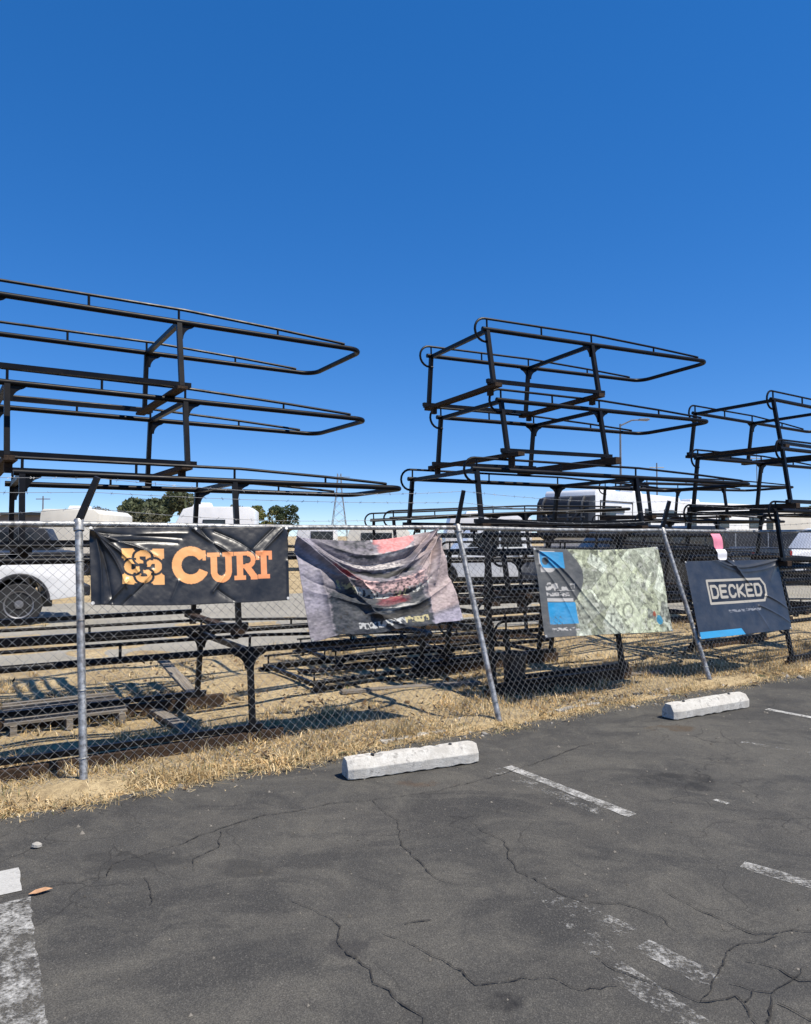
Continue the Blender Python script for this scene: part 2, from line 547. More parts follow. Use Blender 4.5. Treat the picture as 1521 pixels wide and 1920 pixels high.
paint((1000, 1650), (1145, 1800), .12, .60)
paint((1060, 1690), (1180, 1750), .10, .58)
paint((1438, 1330), (1640, 1368), .08, .42)
paint((1340, 1500), (1366, 1508), .04, .45)
paint((1390, 1392), (1521, 1412), .06, .57)

# cracks: ragged dark ribbons just above the sheet
CR = [[(0,1690),(100,1665),(200,1645),(215,1622),(330,1590),(410,1555),(500,1530),(620,1508),(700,1500),(745,1540)],
      [(412,1560),(412,1590),(365,1612),(372,1635)], [(268,1648),(280,1700)],
      [(550,1690),(610,1720),(635,1740),(640,1775),(690,1820),(705,1845),(760,1885),(790,1910),(800,1960)],
      [(880,1540),(900,1560),(945,1580),(955,1610),(975,1635),(1060,1680),(1100,1695),(1165,1695),(1240,1720),(1270,1750)],
      [(1240,1670),(1310,1705),(1420,1755),(1521,1748),(1600,1752)], [(1470,1755),(1370,1780),(1355,1810),(1340,1860),(1310,1880)],
      [(720,1750),(760,1770),(830,1800),(870,1820),(895,1845),(980,1835),(1040,1835),(1095,1860),(1160,1850)],
      [(1095,1780),(1145,1810),(1240,1850),(1310,1880),(1380,1870),(1410,1910),(1440,1935),(1455,1990)],
      [(1400,1805),(1460,1820),(1500,1840),(1560,1850)], [(1370,1845),(1410,1855),(1450,1865),(1470,1850),(1500,1815)],
      [(1450,1868),(1448,1920),(1430,1975)], [(1460,1880),(1521,1910),(1580,1920)], [(1410,1858),(1398,1880),(1385,1872)], [(760,1735),(810,1730)],
      [(700,1500),(790,1490),(880,1470),(980,1440),(1090,1400),(1180,1385)], [(745,1540),(760,1590),(800,1640),(850,1660)]]
for poly in CR:
    pts = []
    for (a, b) in zip(poly[:-1], poly[1:]):
        A, B = ground(*a, LZ), ground(*b, LZ)
        k = max(2, int((B - A).length / 0.03))
        for i in range(k):
            f = i / k
            pts.append(A.lerp(B, f))
    pts.append(ground(*poly[-1], LZ))
    vs, fs = [], []
    n = len(pts); off = 0.0
    for i, p in enumerate(pts):
        t = (pts[min(i + 1, n - 1)] - pts[max(i - 1, 0)]).normalized(); nn = V((-t.y, t.x, 0))
        off = off * 0.7 + random.uniform(-.011, .011)
        w = (0.0016 + 0.0032 * random.random()) * (0.35 + 0.65 * math.sin(math.pi * min(1, max(0, (i + .6) / n)))) * (1.5 if random.random() < .1 else 1)
        c = p + nn * off + V((0, 0, .0062))
        vs += [c + nn * w, c - nn * w]
    for i in range(n - 1): fs.append((2 * i, 2 * i + 1, 2 * i + 3, 2 * i + 2))
    MB().add(vs, fs).build('crack', M['crack'], lot_o)

# ------------------------------------------------------------------ wheel stops
def wheel_stop(pa, pb, label):
    a, b = ground(*pa, LZ), ground(*pb, LZ)
    d = (b - a).normalized(); L = (b - a).length
    back = V((-d.y, d.x, 0))
    prof = [(0, 0), (0.0, .072), (.042, .132), (.118, .134), (.16, .072), (.16, 0)]
    rows = 26; vs = []; fs = []
    n = len(prof)
    for i in range(rows + 1):
        f = i / rows; e = min(f, 1 - f) * L
        sh = 0.82 + 0.18 * min(1, e / 0.05)
        for (x, z) in prof:
            jx = random.uniform(-.0015, .0015); jz = random.uniform(-.0015, .0015) - (.012 * random.random() if z > .1 and random.random() < .12 else 0)
            zz = z * (0.90 + .10 * sh) + jz if z > 0 else 0.004 + random.uniform(0, .010)
            p = a + d * (L * f) + back * (0.08 + (x - .08) * sh + jx)
            vs.append((p.x, p.y, LZ + zz))
    for i in range(rows):
        for k in range(n):
            k2 = (k + 1) % n
            fs.append((i * n + k, (i + 1) * n + k, (i + 1) * n + k2, i * n + k2))
    fs.append(tuple(range(n))); fs.append(tuple(reversed(range(rows * n, rows * n + n))))
    root = empty('wheel_stop', (0, 0, 0))
    c = (a + b) / 2; root.location = (c.x, c.y, LZ)
    vs = [(x - c.x, y - c.y, z - LZ) for x, y, z in vs]
    MB().add(vs, fs).build('concrete_block', M['stop'], root, bevel=.004)
    for f in (.2, .8):
        p = a + d * (L * f) + back * .08 - c
        MB().lathe([(.013, .110), (.013, .139), (.009, .142)], (p.x, p.y, 0), n=10).build('anchor_pin', M['dark'], root)
    tag(root, label, 'wheel stop', 'concrete wheel stops')
wheel_stop((654, 1466), (900, 1431), 'chipped white concrete wheel stop nearest the camera, in front of the leaning middle post')
wheel_stop((1266, 1352), (1408, 1327), 'scuffed white concrete wheel stop farther right, in front of the dark square banner')

# ------------------------------------------------------------------ the leaning chain-link fence
# posts: t, offset of base, lean of top (metres back), top height
POSTS = [(-3.15, 0.0, 0.42, 1.73), (0.0, 0.0, 0.47, 1.735), (3.288, -0.14, 0.64, 1.73), (6.335, 0.0, 0.635, 1.715), (9.4, 0.0, 0.55, 1.72), (12.4, 0, .5, 1.72)]
def fpt(t, q, out=0.0):
    """point of the fence surface: t along, q 0 (ground) .. 1 (top rail); out = metres toward the parking lot"""
    for i in range(len(POSTS) - 1):
        if t <= POSTS[i + 1][0] or i == len(POSTS) - 2: break
    a, b = POSTS[i], POSTS[i + 1]
    f = (t - a[0]) / (b[0] - a[0])
    base = lot(t, a[1] + (b[1] - a[1]) * f)
    lean = a[2] + (b[2] - a[2]) * f; ht = a[3] + (b[3] - a[3]) * f
    nrm = V((DIRY, -DIRX, 0.35)).normalized()
    return base + BACK * (lean * q) + V((0, 0, ht * q)) + nrm * out

fence = empty('chain_link_fence', lot(0, 0))
FINV = fence.location.copy()
tag(fence, 'galvanised chain link fence leaning back along the verge with barbed wire arms', 'fence')
def fl(p): return V(p) - FINV
for i, (t, off, lean, ht) in enumerate(POSTS):
    b, tp = fpt(t, 0), fpt(t, 1)
    ax = (tp - b).normalized()
    po = MB().tube([fl(b - ax * .25), fl(tp + ax * .03)], .026, 14).build('post', M['galv'], fence, smooth=40)
    arm_dir = (V((DIRY, -DIRX, 0)) * .30 + V((0, 0, 1.0))).normalized() if i != 1 else (V((DIRY, -DIRX, 0)) * .30 + ALONG * .32 + V((0, 0, 1.0))).normalized()
    tip = tp + arm_dir * .36
    MB().tube([fl(tp + ax * .02), fl(tip)], [.021, .018], square=True).build('barbed_wire_arm', M['plastic'], po)
    MB().lathe([(.036, -.05), (.036, .02), (.030, .035)], fl(tp), ax, 14).build('post_cap', M['galv'], po, smooth=40)
    for q in (.12, .36, .62, .85):
        c = fpt(t, q)
        ring = [fl(c) + ALONG * (.033 * math.cos(a)) + V((DIRY, -DIRX, .1)) * (.033 * math.sin(a)) for a in np.linspace(0, 2 * math.pi, 11)]
        MB().tube(ring, .0025, 4, cap=False).build('wire_tie', M['galv'], po)
for (a, b) in zip(POSTS[:-1], POSTS[1:]):
    k = 14; path = []
    for j in range(k + 1):
        t = a[0] + (b[0] - a[0]) * j / k
        path.append(fl(fpt(t, 1.0) + V((0, 0, -.010 * math.sin(math.pi * j / k) + random.uniform(-.002, .002)))))
    MB().tube(path, .021, 10).build('top_rail', M['galv'], fence, smooth=40)

def chain_panel(ta, tb):
    hp = 0.034; rows = 52
    n = int((tb - ta) / hp)
    r = 0.0017
    vs = []; fs = []
    js = np.arange(rows + 1)
    wob = lambda t, q: 0.02 * math.sin(1.7 * t + 2 * q) + 0.012 * math.sin(4.1 * t + 5 * q + 1)
    grid = np.zeros((n + 2, rows + 1, 3))
    for i in range(n + 2):
        for j in range(rows + 1):
            t = ta + i * (tb - ta) / n; q = 0.018 + .985 * j / rows
            p = fpt(min(t, tb), q, 0.024 + wob(t, q) * math.sin(math.pi * min(1, max(0, (t - ta) / (tb - ta)))))
            grid[i, j] = (p - FINV)
    e1 = np.array([DIRX, DIRY, 0]) * r; e2 = np.array([DIRY, -DIRX, 0.3]) * r
    ring = [e1, -0.5 * e1 + 0.866 * e2, -0.5 * e1 - 0.866 * e2]
    for i in range(n):
        cols = i + ((i + js) % 2)
        pts = grid[cols, js] + (((js % 2) * 2 - 1) * 0.002)[:, None] * np.array([DIRY, -DIRX, 0])
        o = len(vs) * 0 + i * (rows + 1) * 3
        block = np.stack([pts + q for q in ring], 1).reshape(-1, 3)
        vs.append(block)
        a = o + np.arange(rows) * 3
        for k in range(3):
            k2 = (k + 1) % 3
            fs.append(np.stack([a + k, a + k2, a + 3 + k2, a + 3 + k], 1))
    o = np_mesh('chain_link_mesh', np.concatenate(vs), np.concatenate(fs), M['galv'], parent=fence)
    tag(o, kind='stuff')
for (a, b) in zip(POSTS[:-1], POSTS[1:]):
    chain_panel(a[0], b[0])
# barbed wire strands from arm to arm, sagging
for s_ in (0.35, 0.68, 0.98):
    mb = MB()
    for i, (a, b) in enumerate(zip(POSTS[:-1], POSTS[1:])):
        def armp(k):
            tp = fpt(POSTS[k][0], 1)
            return tp + (V((DIRY, -DIRX, 0)) * .30 + ALONG * (.32 if k == 1 else 0) + V((0, 0, 1.0))).normalized() * (.36 * s_)
        A, B = armp(i), armp(i + 1)
        sag = random.uniform(.02, .10)
        path = [fl(A.lerp(B, f) + V((0, 0, -sag * 4 * f * (1 - f)))) for f in np.linspace(0, 1, 25)]
        mb.tube(path, .0017, 4, cap=False)
        for j in range(1, 24):
            c = path[j]
            for _ in range(2):
                d = V((random.uniform(-1, 1), random.uniform(-1, 1), random.uniform(-1, 1))).normalized() * .016
                mb.tube([c - d, c + d], .0013, 3)
    mb.build('barbed_wire', M['pole'], fence)

# ------------------------------------------------------------------ ladder racks
def rack(label, pos, yaw, pit, rol, a, b, w, h, twin_gusset=True, hoop=True, gsize=.13):
    """black steel truck ladder rack; local u along, v across, z=0 at the feet; pos = mid-leg crossbar centre at rail height"""
    R = (Matrix.Rotation(yaw, 3, 'Z') @ Matrix.Rotation(-pit, 3, 'Y') @ Matrix.Rotation(rol, 3, 'X'))
    base = V(pos) - R @ V((0, 0, h))
    root = empty('ladder_rack', base, R.to_euler())
    tag(root, label, 'ladder rack', 'black steel ladder racks stacked behind the fence')
    S = M['steel']; r = .026; hw = w / 2; fl_ = .09
    # U-shaped main rail with rounded front corners
    path = [(-a - .06, -hw, h)]
    cr = .16
    for k in range(7):
        t = math.pi / 2 * k / 6
        path.append((b - cr + cr * math.sin(t), -hw + cr - cr * math.cos(t), h))
    for k in range(7):
        t = math.pi / 2 * k / 6
        path.append((b - cr + cr * math.cos(t), hw - cr + cr * math.sin(t), h))
    path.append((-a - .06, hw, h))
    MB().tube(path, r, 10).build('main_rail', S, root, smooth=40)
    sh = .115
    for s in (-1, 1):
        v = s * hw
        p = []
        if hoop:
            for k in range(11):
                t = math.pi * (k / 10)
                p.append((-a - .03 - .125 * math.sin(t), v, h - .01 - .125 * math.cos(t) + 0.0))
            p.insert(0, (-a + .02, v, h - .135))
        else:
            p.append((-a - .05, v, h + sh))
        p += [(-a + .2, v, h + sh), (.05, v, h + sh), (b * .5, v, h + sh * .68), (b - .26, v, h + .040), (b - .22, v, h + .036)]
        side = MB().tube(p, .0135, 8).build('side_rail', S, root, smooth=40)
        for u in (-a, -a * .5, 0.0, b * .5):
            top = h + (sh if u < .1 else sh * .68)
            MB().tube([(u, v, h + .015), (u, v, top)], .011, 6).build('rail_stub', S, side)
    for u in (-a, 0.0):
        MB().tube([(u, -hw, h - .012), (u, hw, h - .012)], .021, square=True).build('cross_bar', S, root)
        for s in (-1, 1):
            v = s * hw
            leg = MB().tube([(u, v, h), (u, v + s * fl_, 0.02)], .0215, square=True, up=(1, 0, 0)).build('leg', S, root)
            def guss(du):
                g = gsize
                poly = [(0, 0)]
                for k in range(7):
                    t = math.pi / 2 * k / 6
                    poly.append((du * (g - g * .85 * math.sin(t)), -(g - g * .85 * math.cos(t))))
                poly[1] = (du * g, 0)
                poly.append((0, -g))
                MB().prism(poly, (0, .008, 0), (u + du * .018, v - .004, h - .018)).build('gusset', S, leg)
            if u == 0.0:
                guss(1)
                if twin_gusset: guss(-1)
            elif not hoop: guss(1)
            MB().box((u, v + s * fl_, .008), (.12, .075, .016)).build('foot_plate', S, leg)
    for s in (-1, 1):
        MB().box((-a / 2, s * (hw + fl_ - .004), .034), (a + .16, .042, .040)).build('base_rail', S, root)
    return root, R

def plank(name, label, p0, p1, w, th, mat='wood', group='timber spacers between stacked racks', cat='plank'):
    p0, p1 = V(p0), V(p1)
    c = (p0 + p1) / 2; d = p1 - p0
    yaw = math.atan2(d.y, d.x); pit = math.asin(d.z / d.length)
    mb = MB()
    L = d.length
    k = 5; vs = []; fs = []
    for i in range(k + 1):
        x = -L / 2 + L * i / k; j = random.uniform(-.004, .004)
        vs += [(x, -w / 2 + j, 0), (x, w / 2 + j, 0), (x, w / 2 + j, th), (x, -w / 2 + j, th)]
    for i in range(k):
        for q in range(4):
            q2 = (q + 1) % 4
            fs.append((i * 4 + q, i * 4 + q2, i * 4 + 4 + q2, i * 4 + 4 + q))
    fs.append((3, 2, 1, 0)); fs.append(tuple(k * 4 + q for q in range(4)))
    o = mb.add(vs, fs).build(name, M[mat], bevel=.004)
    o.location = c; o.rotation_euler = (0, -pit, yaw)
    tag(o, label, cat, group)
    return o

RAD = math.radians
BN = 'behind the orange lettered banner'
racks = {
 'E': (f'topmost black ladder rack of the tall stack {BN}', (-2.359, 6.903, 3.559), 33.0, .32, -1.11, 1.50, 1.90, 1.19, .62, False, False),
 'D': (f'second black ladder rack from the top of the stack {BN}', (-2.386, 7.15, 2.897), 33.7, 0, -.53, 1.45, 1.97, 1.24, .625, False, False),
 'C': (f'third ladder rack from the top {BN}, long nose just above fence', (-1.853, 6.969, 2.135), 31.8, 0, -.68, 1.69, 1.80, 1.20, .58, False, False),
 'B': (f'ladder rack mostly hidden {BN}, second from the ground', (-1.80, 6.80, 1.46), 32.2, 0, 0, 1.92, 1.90, 1.20, .61, False, False),
 'A': (f'lowest black ladder rack {BN}, standing on dark timbers', (-1.60, 6.36, .735), 33.0, -.5, 0, 1.98, 1.85, 1.27, .625, True, False),
 'M1': ('topmost ladder rack with round rear hoops in the middle stack against the sky', (1.882, 8.805, 3.857), 28.4, .91, -1.36, 1.47, 2.02, 1.17, .61, True, True),
 'M2': ('second ladder rack from the top of the middle stack with hoops', (1.994, 8.972, 3.127), 30.7, .91, -1.10, 1.47, 2.07, 1.17, .59, True, True),
 'M3': ('third ladder rack down in the middle stack, just above the fence top', (2.402, 9.155, 2.338), 27.4, -.24, -.28, 2.24, 2.1, 1.43, .58, True, True),
 'M4': ('fourth ladder rack down in the middle stack, behind the fence mesh', (2.20, 9.0, 1.66), 29, 0, 0, 1.9, 1.9, 1.25, .70, True, True),
 'M5': ('lowest ladder rack of the middle stack, standing on the dry ground', (2.10, 8.85, .86), 30, 0, 0, 1.8, 1.9, 1.25, .76, True, True),
 'R1': ('topmost ladder rack of the right stack, cut by the photo edge', (5.976, 11.16, 3.502), 33.8, -.32, -1.01, 1.53, 1.80, 1.20, .64, True, True),
 'R2': ('second ladder rack from the top of the right stack', (5.91, 10.73, 2.79), 34, .45, -.47, 1.65, 1.9, 1.22, .72, True, True),
 'R3': ('third ladder rack down in the right stack behind the dark square banner', (5.95, 10.8, 1.98), 33, 0, 0, 1.8, 1.9, 1.25, .66, True, True),
 'R4': ('fourth ladder rack down in the right stack behind the dark square banner', (5.9, 10.7, 1.24), 32, 0, 0, 1.7, 1.9, 1.22, .62, True, True),
 'R5': ('lowest ladder rack of the right stack, near the ground', (5.9, 10.6, .56), 33, 0, 0, 1.7, 1.9, 1.22, .47, True, True),
 'M4n': ('smaller ladder rack nested inside the fourth one of the middle stack', (2.32, 9.12, 1.47), 29.5, .3, 0, 1.75, 1.85, 1.06, .44, True, True),
 'M5n': ('smaller ladder rack nested inside the lowest one of the middle stack', (2.22, 8.98, .62), 30.5, -.2, 0, 1.65, 1.8, 1.06, .50, True, True),
 'R4n': ('smaller ladder rack nested inside the fourth one of the right stack', (6.0, 10.8, 1.06), 32.5, .2, 0, 1.55, 1.8, 1.04, .40, True, True),
 'L1': ('flat ladder rack lying low in the dry grass under the faded pink banner', (-.05, 8.95, .115), 34, .2, .3, 1.5, 1.9, 1.2, .085, True, False),
 'L2': ('flat ladder rack lying farther back in the grass behind the faded pink banner', (.25, 10.2, .13), 29, .3, -.3, 1.6, 1.9, 1.2, .095, True, False),
 'S1': ('ladder rack tilted nose up on the low stack behind the faded pink banner', (1.75, 12.25, 2.02), 16, 2.6, 0, 2.2, 2.0, 1.3, .62, True, True),
 'S2': ('middle ladder rack of the low stack behind the faded pink banner', (1.65, 12.3, 1.25), 18, 0, 0, 2.1, 2.0, 1.25, .56, True, True),
 'S3': ('bottom ladder rack of the low stack behind the faded pink banner', (1.7, 12.2, .60), 19, 0, 0, 2.1, 2.0, 1.25, .50, True, True),
 'T1': ('topmost ladder rack of the rear stack seen between middle and right stacks', (6.1, 14.9, 2.66), 22, .4, 0, 1.9, 2.0, 1.25, .62, True, True),
 'T2': ('second ladder rack of the rear stack between middle and right stacks', (5.9, 14.8, 1.95), 24, 0, 0, 1.9, 2.0, 1.25, .62, True, True),
 'T3': ('third ladder rack of the rear stack between middle and right stacks', (5.8, 14.7, 1.25), 23, 0, 0, 1.9, 2.0, 1.25, .60, True, True),
 'T4': ('bottom ladder rack of the rear stack between middle and right stacks', (5.8, 14.7, .58), 23, 0, 0, 1.9, 2.0, 1.25, .50, True, True),
}
RK = {}
for key, (label, pos, yaw, pit, rol, a, b, w, h, tw, hp) in racks.items():
    RK[key] = rack(label, pos, RAD(yaw), RAD(pit), RAD(rol), a, b, w, h, tw, hp)
bpy.context.view_layer.update()

# timber spacers that carry each rack on the rails of the one below
def spacers(up, lo, what, us=None, w=.10, mat='wood', over=.16):
    (ru, Ru), (rl, Rl) = RK[up], RK[lo]
    _, posu, _, _, _, au, bu, wu, hu, _, _ = racks[up]
    _, posl, _, _, _, al, bl, wl, hl, _, _ = racks[lo]
    for u, wh in zip(us or (-au + .02, -.02), ('rear', 'front')):
        c = V(ru.location) + Ru @ V((u, 0, 0))
        v0 = Ru @ V((0, 1, 0))
        half = max(wu, wl) / 2 + over
        # height: sits on the lower main rail
        n = Rl @ V((0, 0, 1)); pl = V(posl)
        def zl(p): return pl.z + .026 - (n.x * (p.x - pl.x) + n.y * (p.y - pl.y)) / n.z
        p0, p1 = c - v0 * half, c + v0 * half
        p0.z, p1.z = zl(p0), zl(p1)
        gap = c.z - zl(c)
        lift = .104 if gap > .15 else 0.0            # big gaps: the timber lies across the thin side rails
        p0.z += lift; p1.z += lift
        th = max(.025, gap - lift + .012)
        if lift == 0.0 and th > .075:                # a thin board carried on short blocks over each rail
            bl = th - .042; up_ = V((0, 0, bl))
            o = plank('timber_spacer', f'timber spacer under {wh} feet of the {what}', p0 + up_, p1 + up_, w, .042, mat)
            hw = wl / 2 / math.cos(0)
            for s_ in (-1, 1):
                MB().box((s_ * hw, 0, -bl / 2), (.05, w * .6, bl - .002)).build('block', M[mat], o)
        else:
            plank('timber_spacer', f'timber spacer under {wh} feet of the {what}', p0, p1, w, th, mat)
ST = 'orange lettered banner stack'
spacers('E', 'D', f'topmost rack, {ST}', w=.09)
spacers('D', 'C', f'second rack from the top, {ST}', w=.10)
spacers('C', 'B', f'third rack from the top, {ST}')
spacers('B', 'A', f'fourth rack from the top, {ST}', w=.09)
spacers('M1', 'M2', 'topmost rack, middle stack', w=.09)
spacers('M2', 'M3', 'second rack from the top, middle stack', w=.09)
spacers('M3', 'M4', 'third rack from the top, middle stack')
spacers('M4', 'M5', 'fourth rack from the top, middle stack')
spacers('M4n', 'M5', 'nested rack, middle stack', (-1.6, -.1), .08)
spacers('R4n', 'R5', 'nested rack, right stack', (-1.4, -.1), .08)
spacers('R1', 'R2', 'topmost rack, right stack')
spacers('R2', 'R3', 'second rack from the top, right stack')
spacers('R3', 'R4', 'third rack from the top, right stack')
spacers('R4', 'R5', 'fourth rack from the top, right stack')
spacers('S1', 'S2', 'tilted rack on the low stack')
spacers('S2', 'S3', 'middle rack, low stack')
spacers('T1', 'T2', 'topmost rack, rear stack')
spacers('T2', 'T3', 'second rack, rear stack')
spacers('T3', 'T4', 'third rack, rear stack')

# long grey timbers on the ground under the bottom racks
def sleepers(key, what, ext=(.1, .1), wd=.09):
    r, R = RK[key]; _, pos, _, _, _, a, b, w, h, _, _ = racks[key]
    for s, wh in ((-1, 'near'), (1, 'far')):
        v = s * (w / 2 + .09)
        p0 = r.location + R @ V((-a - ext[0], v, 0)); p1 = r.location + R @ V((ext[1], v, 0))
        t = r.location.z - .006
        p0.z = p1.z = .006
        plank('timber_beam', f'dark timber beam on the ground under the {wh} feet of the {what}', p0, p1, wd, max(.06, t), 'wood', 'ground timbers under the rack stacks', 'timber')
sleepers('A', 'stack by the orange lettered banner', (.5, .25), .075)
sleepers('M5', 'middle stack')
sleepers('M5n', 'nested rack, middle stack')
sleepers('R5', 'right stack')
sleepers('S3', 'low stack behind the faded pink banner')
sleepers('T4', 'rear stack')

# ------------------------------------------------------------------ banners: prints drawn on a fine grid
INK = 0.62      # vinyl inks: photographed colour -> surface colour under this sun
def lin(c):
    c = np.array(c, float) / 255.0
    return INK * np.where(c <= .04045, c / 12.92, ((c + .055) / 1.055) ** 2.4)

def seg_d(x, y, a, b):
    ax, ay = a; bx, by = b
    dx, dy = bx - ax, by - ay
    t = np.clip(((x - ax) * dx + (y - ay) * dy) / (dx * dx + dy * dy + 1e-9), 0, 1)
    return np.hypot(x - ax - t * dx, y - ay - t * dy)

GL = {'D': [[(0, 0), (.7, 0), (1, .25), (1, .75), (.7, 1), (0, 1), (0, 0)]], 'E': [[(1, 0), (0, 0), (0, 1), (1, 1)], [(0, .5), (.85, .5)]],
      'C': [[(1, .22), (.75, 0), (.25, 0), (0, .25), (0, .75), (.25, 1), (.75, 1), (1, .78)]],
      'K': [[(0, 0), (0, 1)], [(1, 0), (.1, .5), (1, 1)]]}
def stroke_text(x, y, text, x0, y0, cw, ch, gap, th):
    m = np.zeros_like(x, bool); cx = x0
    for c in text:
        for pl in GL[c]:
            for p, q in zip(pl[:-1], pl[1:]):
                m |= seg_d(x, y, (cx + p[0] * cw, y0 + p[1] * ch), (cx + q[0] * cw, y0 + q[1] * ch)) < th
        cx += cw + gap
    return m

def illegible(x, y, x0, x1, y0, y1, n, seed):
    """a row of worn, smeared print: letter-high blotches, as unreadable as in the photograph"""
    w = (x1 - x0) / n; h = y1 - y0
    yy = (y - y0) / h; wob = .18 * np.sin((x - x0) / w * 2.3 + seed)
    box = (x > x0) & (x < x1) & (yy > .02 + wob * .3) & (yy < .98 + wob * .3)
    a = vnoise((x - x0) / w, yy * 1.6, 1.7, seed); b = vnoise((x - x0) / w, yy, 3.4, seed + 1)
    return box & (a * .6 + b * .4 > .46)

def vnoise(x, y, sc, seed):
    r = np.random.default_rng(seed); g = r.random((64, 64))
    X, Y = x * sc, y * sc
    xi, yi = np.floor(X).astype(int), np.floor(Y).astype(int); fx, fy = X - xi, Y - yi
    fx, fy = fx * fx * (3 - 2 * fx), fy * fy * (3 - 2 * fy)
    G = lambda i, j: g[i % 64, j % 64]
    return (G(xi, yi) * (1 - fx) + G(xi + 1, yi) * fx) * (1 - fy) + (G(xi, yi + 1) * (1 - fx) + G(xi + 1, yi + 1) * fx) * fy
def fbm(x, y, sc, seed): return sum(vnoise(x, y, sc * 2 ** k, seed + k) / 2 ** k for k in range(4)) / 1.875

def px_to_fence(px, py):
    """(t, q) of the fence surface seen at a photograph pixel (Newton)"""
    a = (px - CXP) / FPX; b = -(py - CYP) / FPX
    d = V((a, math.cos(PITCH) - b * math.sin(PITCH), math.sin(PITCH) + b * math.cos(PITCH)))
    t, q = 3.0, .7
    for _ in range(30):
        def res(t, q):
            p = fpt(t, q, .05) - V((0, 0, EYE))
            return p.x / p.y - d.x / d.y, p.z / p.y - d.z / d.y
        r0 = res(t, q); r1 = res(t + 1e-4, q); r2 = res(t, q + 1e-4)
        J = np.array([[(r1[0] - r0[0]) / 1e-4, (r2[0] - r0[0]) / 1e-4], [(r1[1] - r0[1]) / 1e-4, (r2[1] - r0[1]) / 1e-4]])
        dt = np.linalg.solve(J, -np.array(r0)); t += float(np.clip(dt[0], -1, 1)); q += float(np.clip(dt[1], -.3, .3))
    return t, q

def banner(name, label, corners, nu, nv, art, fold, sag, mat, grommets=True):
    (tl, tr, br, bl) = [px_to_fence(*c) for c in corners]
    u = np.linspace(0, 1, nu); v = np.linspace(0, 1, nv)
    Ug, Vg = np.meshgrid(u, v)
    T = (1 - Vg) * ((1 - Ug) * tl[0] + Ug * tr[0]) + Vg * ((1 - Ug) * bl[0] + Ug * br[0])
    Q = (1 - Vg) * ((1 - Ug) * tl[1] + Ug * tr[1]) + Vg * ((1 - Ug) * bl[1] + Ug * br[1])
    Q = Q - sag(Ug, Vg)
    W = fold(Ug, Vg)
    W = W - W.min() + .045
    # vectorised fence surface
    tt = np.array([p[0] for p in POSTS])
    off = np.interp(T, tt, [p[1] for p in POSTS]); lean = np.interp(T, tt, [p[2] for p in POSTS]); ht = np.interp(T, tt, [p[3] for p in POSTS])
    nx, ny, nz = (V((DIRY, -DIRX, .35)).normalized())
    B = off + lean * Q
    X = ORG.x + DIRX * T - DIRY * B + nx * W; Y = ORG.y + DIRY * T + DIRX * B + ny * W; Z = ht * Q + nz * W
    c0 = np.array([X.mean(), Y.mean(), Z.min()])
    vs = np.stack([X, Y, Z], -1).reshape(-1, 3) - c0
    idx = np.arange(nu * nv).reshape(nv, nu)
    fs = np.stack([idx[:-1, :-1], idx[1:, :-1], idx[1:, 1:], idx[:-1, 1:]], -1).reshape(-1, 4)
    asp = (abs(tr[0] - tl[0])) / (abs(tl[1] - bl[1]) * 1.83)
    cols = art(Ug, Vg, asp).reshape(-1, 3)
    root = empty(name, c0)
    o = np_mesh('vinyl_sheet', vs, fs, mat, cols, root, smooth=True)
    o.modifiers.new('thickness', 'SOLIDIFY').thickness = 0.0012
    if grommets:
        for (j, i) in ((3, 3), (3, nu - 4), (nv - 4, 3), (nv - 4, nu - 4), (3, nu // 2)):
            p = V(vs[j * nu + i])
            MB().lathe([(.012, -.002), (.014, .002), (.011, .004)], p, (DIRY, -DIRX, .35), 12).build('grommet', M['galv'], root)
    tag(root, label, 'banner', 'vinyl banners tied to the fence')
    return root

